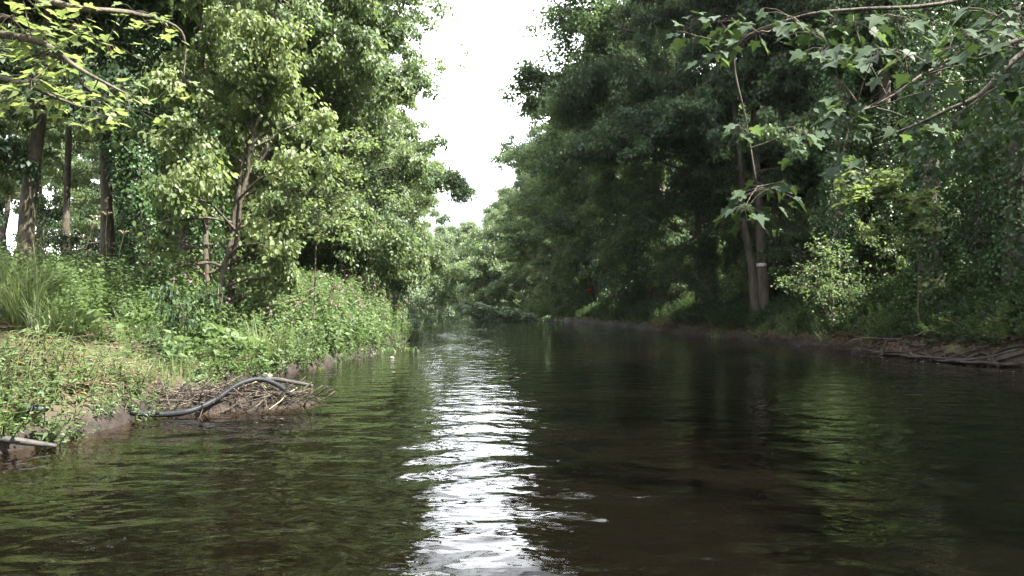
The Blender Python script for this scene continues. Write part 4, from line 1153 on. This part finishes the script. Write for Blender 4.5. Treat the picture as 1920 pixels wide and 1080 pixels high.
stone(at(735, 671, 18.0) + [0, 0, .0], .07, 'pale wet stone in the water below the promontory', 1)
for i, (x, y, D) in enumerate([(455, 705, 13.4), (480, 700, 13.8), (500, 708, 13.1), (430, 700, 13.6), (525, 700, 14)]):
    p = at(x, y, D); p[2] = max(.0, float(ground_z(p[0], p[1]))) + .02
    stone(p, .09 + .03 * (i % 3), 'small grey stone in the little muddy bay behind the driftwood', 10 + i, 'stones in the little muddy bay')
for i in range(46):
    y = rg.uniform(17.5, 28); x = float(np.interp(y, LY, LX)); z = rg.uniform(.25, .5)
    x += .12 * float(hills(3.0, y, .9))
    P = [[x - .30, y, z + .05], [x - .05 + rg.normal() * .04, y + rg.normal() * .1, z * .8], [x + .06 + rg.normal() * .05, y + rg.normal() * .15, .1], [x + .08 + rg.normal() * .05, y + rg.normal() * .2, -.05]]
    tube_thing('hanging_root', P, [.016, .013, .010, .006], M_ROOT, 'dark root hanging from the undercut edge of the promontory', 'root', 5, .05, 'roots hanging under the promontory')


# the long branch reaching out into the sky on the sunny bank
jut = foliage_along([[at(600, 190, 38), at(690, 160, 37.5), at(790, 125, 37), at(880, 97, 36.6)], [at(740, 142, 37.2), at(800, 150, 37), at(835, 168, 36.5)]], 2600, .42, .15, M_SYC, seed=3, rads=(.07, .012))
host = [o for o in S.objects if o.get('label', '').startswith('sunlit tree with one long')][0]
for nm, me in zip(('branches', 'foliage'), jut):
    o = mesh_obj(nm, me, host); o.matrix_parent_inverse = (__import__('mathutils').Matrix.Translation(host.location) @ host.rotation_euler.to_matrix().to_4x4() @ __import__('mathutils').Matrix.Diagonal((*host.scale, 1))).inverted()
jut = foliage_along([[at(1110, 160, 30), at(1060, 140, 29), at(1010, 148, 28.5), at(975, 155, 28)], [at(1120, 20, 27), at(1080, 15, 26.5), at(1030, 30, 26)], [at(1150, 220, 31), at(1080, 215, 30.5), at(1020, 205, 30)], [at(1190, 60, 29), at(1120, 45, 28.5), at(1060, 60, 28)], [at(1180, -30, 28), at(1110, -30, 27), at(1040, -15, 26.5)], [at(1170, 110, 30), at(1110, 95, 29.5), at(1050, 100, 29)], [at(1190, 180, 31), at(1130, 175, 30.5), at(1060, 178, 30)]], 15000, .62, .15, M_DARK, seed=4, rads=(.07, .012))
host = [o for o in S.objects if o.get('label', '').startswith('ivy-hung shady tree')][0]
for nm, me in zip(('branches', 'foliage'), jut):
    o = mesh_obj(nm, me, host); o.matrix_parent_inverse = (__import__('mathutils').Matrix.Translation(host.location) @ host.rotation_euler.to_matrix().to_4x4() @ __import__('mathutils').Matrix.Diagonal((*host.scale, 1))).inverted()

# fallen willow in the water
D = 61
paths = [[at(1055, 603, 58), at(1000, 601, D), at(940, 599, D), at(895, 598, D)]] + [[at(x, 597, D), at(x - 4, 597 - h_ * .6, D + .3), at(x - 10 + rg.normal() * 3, 597 - h_, D - .3)] for x, h_ in ((895, 24), (905, 30), (918, 20), (930, 18), (945, 15), (960, 14), (968, 12), (980, 9), (890, 16), (912, 26), (938, 17))]
fw = foliage_along(paths, 11000, .30, .20, M_WIL, LANCE if False else RHOMB, seed=9, droop=.3, flat=.7)
o = empty('fallen_willow', (0, 0, 0)); tag(o, 'pale green fallen willow lying in the water before the river bend', 'tree')
mesh_obj('trunk', fw[0], o); mesh_obj('crown', fw[1], o)
# grey willow scrub at the sunny bank beyond the promontory
WSH = build_tree(91, H=3.4, r0=.05, base=.04, Rad=2.4, n_prim=36, leaves=14000, leaf=.13, stems=5, mat=M_WIL, spray_r=.34, droop=.3)
for i, (x, y, D, s_) in enumerate([(775, 575, 33, .75), (800, 580, 42, .9), (815, 580, 50, 1.0), (828, 585, 60, 1.1), (838, 585, 72, 1.2), (750, 570, 30, .6)]):
    p = at(x, y, D); z = float(ground_z(p[0], p[1]))
    tree_thing('willow_bush', WSH, (p[0] - .6, p[1], max(z, 0) - .1), i * 1.1, s_, 'pale grey-green willow bush at the water edge beyond the promontory', 'bush', 'pale willow bushes beyond the promontory')
# leafy twig trailing in the water under the promontory
tw = foliage_along([[at(690, 650, 20.5), at(720, 645, 20.2), at(750, 652, 20), at(757, 668, 20)]], 90, .16, .17, M_HERB, (LANCE[0] * [1.4, 1, 1], LANCE[1]), seed=14, droop=.9)
o = empty('trailing_twig'); tag(o, 'leafy twig trailing into the water under the promontory', 'branch'); mesh_obj('stem', tw[0], o); mesh_obj('foliage', tw[1], o)

# slim sapling before the tall sunlit trees
D = 17
b = at(588, 560, D); b[2] = float(ground_z(b[0], b[1]))
ss = foliage_along([[b, at(592, 470, D), at(600, 380, D), at(640, 300, D), at(690, 240, D)], [at(598, 400, D), at(560, 340, D), at(520, 310, D)], [at(610, 355, D), at(640, 370, D), at(700, 350, D)], [at(595, 440, D), at(630, 420, D), at(680, 425, D)]],
                   1500, .34, .11, M_SYC, RHOMB, seed=31, droop=.2, rads=(.022, .005), flat=.4)
o = empty('sycamore_sapling'); tag(o, 'slim dark-stemmed sapling leaning towards the river, in front of the sunlit trees', 'sapling'); mesh_obj('stem', ss[0], o); mesh_obj('foliage', ss[1], o)

# red mark on the forked trunk
g = Geo(); c = at(1105, 545, 56.6)
g.tube(np.array([c + [-.14, -.03, -.1], c + [-.05, -.06, .05], c + [.05, -.05, -.02], c + [.16, 0, .12]]), [.07, .13, .14, .06], 8, wob=.15, rng=rng)
tag(mesh_obj('red_rag', g.mesh('red_rag', [M_RED])), 'small red rag tied to the foot of the forked slanting trunk', 'rag')
# hanging vine and sunlit sapling on the shady slope
tube_thing('hanging_vine', [at(1742, 120, 17), at(1748, 220, 17), at(1744, 300, 17), at(1722, 360, 17)], .014, M_TWIG, 'thin bare vine hanging before the broad black trunk', 'vine', 5)
D = 18.5
b = at(1722, 520, D); b[2] = float(ground_z(b[0], b[1]))
sap = foliage_along([[b, at(1722, 460, D), at(1705, 400, D), at(1660, 345, D), at(1632, 325, D)], [at(1705, 400, D), at(1725, 385, D), at(1742, 372, D)], [at(1690, 380, D), at(1640, 370, D), at(1575, 378, D)],
                     [at(1672, 357, D), at(1620, 345, D), at(1590, 350, D)], [at(1712, 420, D), at(1680, 430, D), at(1640, 440, D)]], 1500, .24, .15, M_HAZ, MAPLE_LO, seed=21, droop=.15, rads=(.018, .006), flat=.5)
o = empty('sycamore_sapling', (0, 0, 0)); tag(o, 'small sapling with glowing sunlit leaves on the dark slope', 'sapling'); mesh_obj('stem', sap[0], o); mesh_obj('foliage', sap[1], o)
D = 22.6
b = at(1565, 590, D); b[2] = float(ground_z(b[0], b[1]))
paths = [[b, at(1545 + dx * .4, 540, D), at(1548 + dx, 500 + dy, D), at(1550 + dx * 1.5, 470 + dy, D)] for dx, dy in ((-46, 34), (-22, -4), (10, -38), (24, 8), (44, 52), (36, 20), (-30, 40))]
sap = foliage_along(paths, 1500, .40, .11, M_HERB, RHOMB, seed=22, droop=.35, rads=(.02, .006))
o = empty('sunlit_bush'); tag(o, 'sunlit pale bush between the white-banded tree and the dark slope', 'bush'); mesh_obj('stem', sap[0], o); mesh_obj('foliage', sap[1], o)


# ------------------------------------------------------------------ trees just outside the frame, whose branches hang into it leaf by leaf
NEAR_CROWN = None
def near_tree(foot, r, H, label, limbs, clusters, meshes, seed, size, droop, mat=M_BARK):
    rg2 = np.random.default_rng(seed)
    o = empty('sycamore_tree', foot); foot = np.array(foot); tag(o, label, 'tree')
    mesh_obj('trunk', bare_trunk([np.array([0, 0, -.3]), np.array([.05, 0, H * .35]), np.array([-.1, .1, H * .7]), np.array([0, 0, H])], [r * 1.3, r, r * .7, r * .3], seed, mat), o)
    for P, r0_, r1_ in limbs:
        P = np.array(P) - foot; n0 = len(P)
        t = np.linspace(0, n0 - 1, n0 * 5); k = np.minimum(t.astype(int), n0 - 2); f_ = (t - k)[:, None]; m = np.gradient(P, axis=0)
        Pn = (2 * f_**3 - 3 * f_**2 + 1) * P[k] + (f_**3 - 2 * f_**2 + f_) * m[k] + (-2 * f_**3 + 3 * f_**2) * P[k + 1] + (f_**3 - f_**2) * m[k + 1]
        g = Geo(); g.tube(Pn, np.linspace(r0_, r1_, len(Pn)), 8, wob=.04, rng=rg2); mesh_obj('branch', g.mesh('branch', [mat]), o)
    allp = np.vstack([np.array(P) for P, _, _ in limbs])
    tg = Geo(); cnt = 0
    for (c, rad, n_) in clusters:
        c = np.array(c)
        # twig from the closest limb point
        best = None
        for P, _, _ in limbs:
            P = np.array(P)
            for i in range(len(P) - 1):
                for s_ in np.linspace(0, 1, 6):
                    q = P[i] + (P[i + 1] - P[i]) * s_; d_ = np.linalg.norm(q - c)
                    if best is None or d_ < best[0]: best = (d_, q)
        q = best[1]; W_ = wander(rg2, q - foot, c - foot, 5, .08); tg.tube(W_, np.linspace(.007, .003, 5), 4, cap=False)
        for j in range(n_):
            a = rg2.uniform(0, 6.28); rr = rad * math.sqrt(rg2.uniform(.05, 1)); p = c + np.array([math.cos(a) * rr, math.sin(a) * rr * .7, rg2.normal() * rad * .28 - rr * .25])
            tipd = np.array([math.cos(a), math.sin(a), -droop + rg2.normal() * .3]); nor = np.array([rg2.normal() * .35, -.35 + rg2.normal() * .35, 1.0])
            tg.tube(np.array([c - foot, (c + p) / 2 - foot + [0, 0, .02], p - foot]), .0022, 3, cap=False)
            place_leaf(meshes[int(rg2.integers(0, len(meshes)))], p - foot, tipd, nor, size * rg2.uniform(.65, 1.2), o); cnt += 1
    mesh_obj('twigs', tg.mesh('twigs', [M_BARKD]), o)['kind'] = 'stuff'
    return o



D = 5.6
cl = [(at(x, y, D + dz), .22, n_) for x, y, dz, n_ in ((20, 30, 0, 9), (70, 60, .3, 9), (30, 100, .5, 9), (110, 95, .2, 10), (60, 150, 0, 9), (130, 150, .4, 9), (10, 175, .2, 8), (170, 180, .3, 9), (215, 165, .5, 8), (245, 205, .2, 5), (100, 190, .6, 8), (150, 50, .8, 7), (250, 20, .9, 8), (200, 80, 1, 7), (300, 40, 1.2, 7), (40, -10, 0, 9), (120, 10, .4, 9), (340, 150, 1.4, 6), (185, 215, .4, 5))]
cl = [(c_, r_ * 1.2, int(n_ * 1.9)) for c_, r_, n_ in cl]
near_tree((-7.6, 6.4, float(ground_z(-7.6, 6.4))), .2, 12, 'near tree with bright lobed leaves hanging into the top corner', [
    ([(-7.6, 6.4, 4.0), at(-120, 60, 6), at(60, 75, 5.7), at(150, 130, 5.8), at(235, 175, 5.9)], .05, .008),
    ([(-7.6, 6.4, 4.6), at(-60, -60, 6), at(120, 10, 6), at(250, 25, 6.4), at(340, 60, 6.9), at(345, 150, 7)], .045, .007),
    ([(-7.6, 6.4, 3.6), at(-80, 140, 6), at(20, 150, 5.8), at(110, 185, 6), at(190, 215, 6.1)], .035, .006)], cl, MAP_ME, 501, .105, .15)
nt_ = [o for o in S.objects if o.get('label', '').startswith('near tree with bright')][0]
for dx, dy, dz, s_ in ((3.2, -.8, 6.7, .72), (2.2, 2.4, 6.9, .72), (5.0, .6, 8.4, .7), (.4, 4.2, 7.4, .7)):  # extra crowns overhead, out of frame, added to dapple the bank with shade
    mesh_obj('crown', CROWNS[1][2], nt_, (dx, dy, dz), (0, 0, dx * 3), s_); mesh_obj('branches', CROWNS[1][1], nt_, (dx, dy, dz), (0, 0, dx * 3), s_)
cl = [(at(x, y, D_), r_, n_) for x, y, D_, r_, n_ in ((1570, 205, 5.0, .17, 7), (1580, 240, 5.0, .12, 4), (1575, 300, 5.2, .15, 5), (1560, 110, 5.0, .16, 7), (1545, 90, 5.3, .15, 6), (1440, 355, 6.2, .24, 12), (1395, 390, 6.1, .2, 10), (1470, 340, 6.3, .15, 5), (1500, 245, 6, .18, 6),
      (1830, 60, 4.6, .2, 8), (1870, 30, 4.4, .2, 7), (1700, 105, 4.6, .2, 8), (1640, 100, 4.8, .18, 7), (1740, 170, 4.7, .14, 5), (1780, 90, 4.5, .2, 8), (1480, 30, 5.6, .22, 8), (1420, 60, 5.8, .2, 8), (1520, 60, 5.4, .2, 8), (1350, 40, 6.2, .22, 7), (1600, 40, 5.2, .2, 7), (1680, 30, 5, .2, 7), (1340, 100, 6.4, .2, 6), (1285, 60, 6.8, .2, 6), (1880, 150, 4.5, .12, 4), (1700, 220, 5.0, .14, 4), (1390, 240, 6.4, .16, 6), (1900, 90, 4.4, .16, 5))]
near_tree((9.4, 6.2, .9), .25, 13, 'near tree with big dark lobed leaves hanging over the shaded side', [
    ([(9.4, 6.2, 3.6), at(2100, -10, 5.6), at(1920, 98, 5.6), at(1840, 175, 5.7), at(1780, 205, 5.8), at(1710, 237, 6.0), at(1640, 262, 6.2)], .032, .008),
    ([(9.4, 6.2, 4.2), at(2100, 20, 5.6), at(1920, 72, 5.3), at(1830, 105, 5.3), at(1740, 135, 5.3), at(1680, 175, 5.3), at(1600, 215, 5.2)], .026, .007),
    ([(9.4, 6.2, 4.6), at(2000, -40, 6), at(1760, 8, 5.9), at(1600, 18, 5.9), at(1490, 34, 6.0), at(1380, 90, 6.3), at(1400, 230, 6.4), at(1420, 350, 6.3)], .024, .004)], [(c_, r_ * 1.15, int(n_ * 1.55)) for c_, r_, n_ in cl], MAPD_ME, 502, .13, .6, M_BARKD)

# ------------------------------------------------------------------ haze
def box_mesh(name, lo, hi, mat):
    V = [(x, y, z) for x in (lo[0], hi[0]) for y in (lo[1], hi[1]) for z in (lo[2], hi[2])]
    fq = [[0, 1, 3, 2], [4, 6, 7, 5], [0, 4, 5, 1], [2, 3, 7, 6], [0, 2, 6, 4], [1, 5, 7, 3]]
    return make_mesh(name, V, [np.array(fq)], [mat], smooth=False)


mh = bpy.data.materials.new('haze'); mh.use_nodes = True; mh.node_tree.nodes.clear()
pv = mh.node_tree.nodes.new('ShaderNodeVolumePrincipled'); mo = mh.node_tree.nodes.new('ShaderNodeOutputMaterial')
pv.inputs['Color'].default_value = (.86, .92, .95, 1); pv.inputs['Density'].default_value = 0.00012; pv.inputs['Anisotropy'].default_value = 0.3
mh.node_tree.links.new(pv.outputs[0], mo.inputs['Volume'])
tag(mesh_obj('haze', box_mesh('haze', (-270, -70, -5), (270, 330, 34), mh)), 'thin summer haze over the river', kind='stuff')
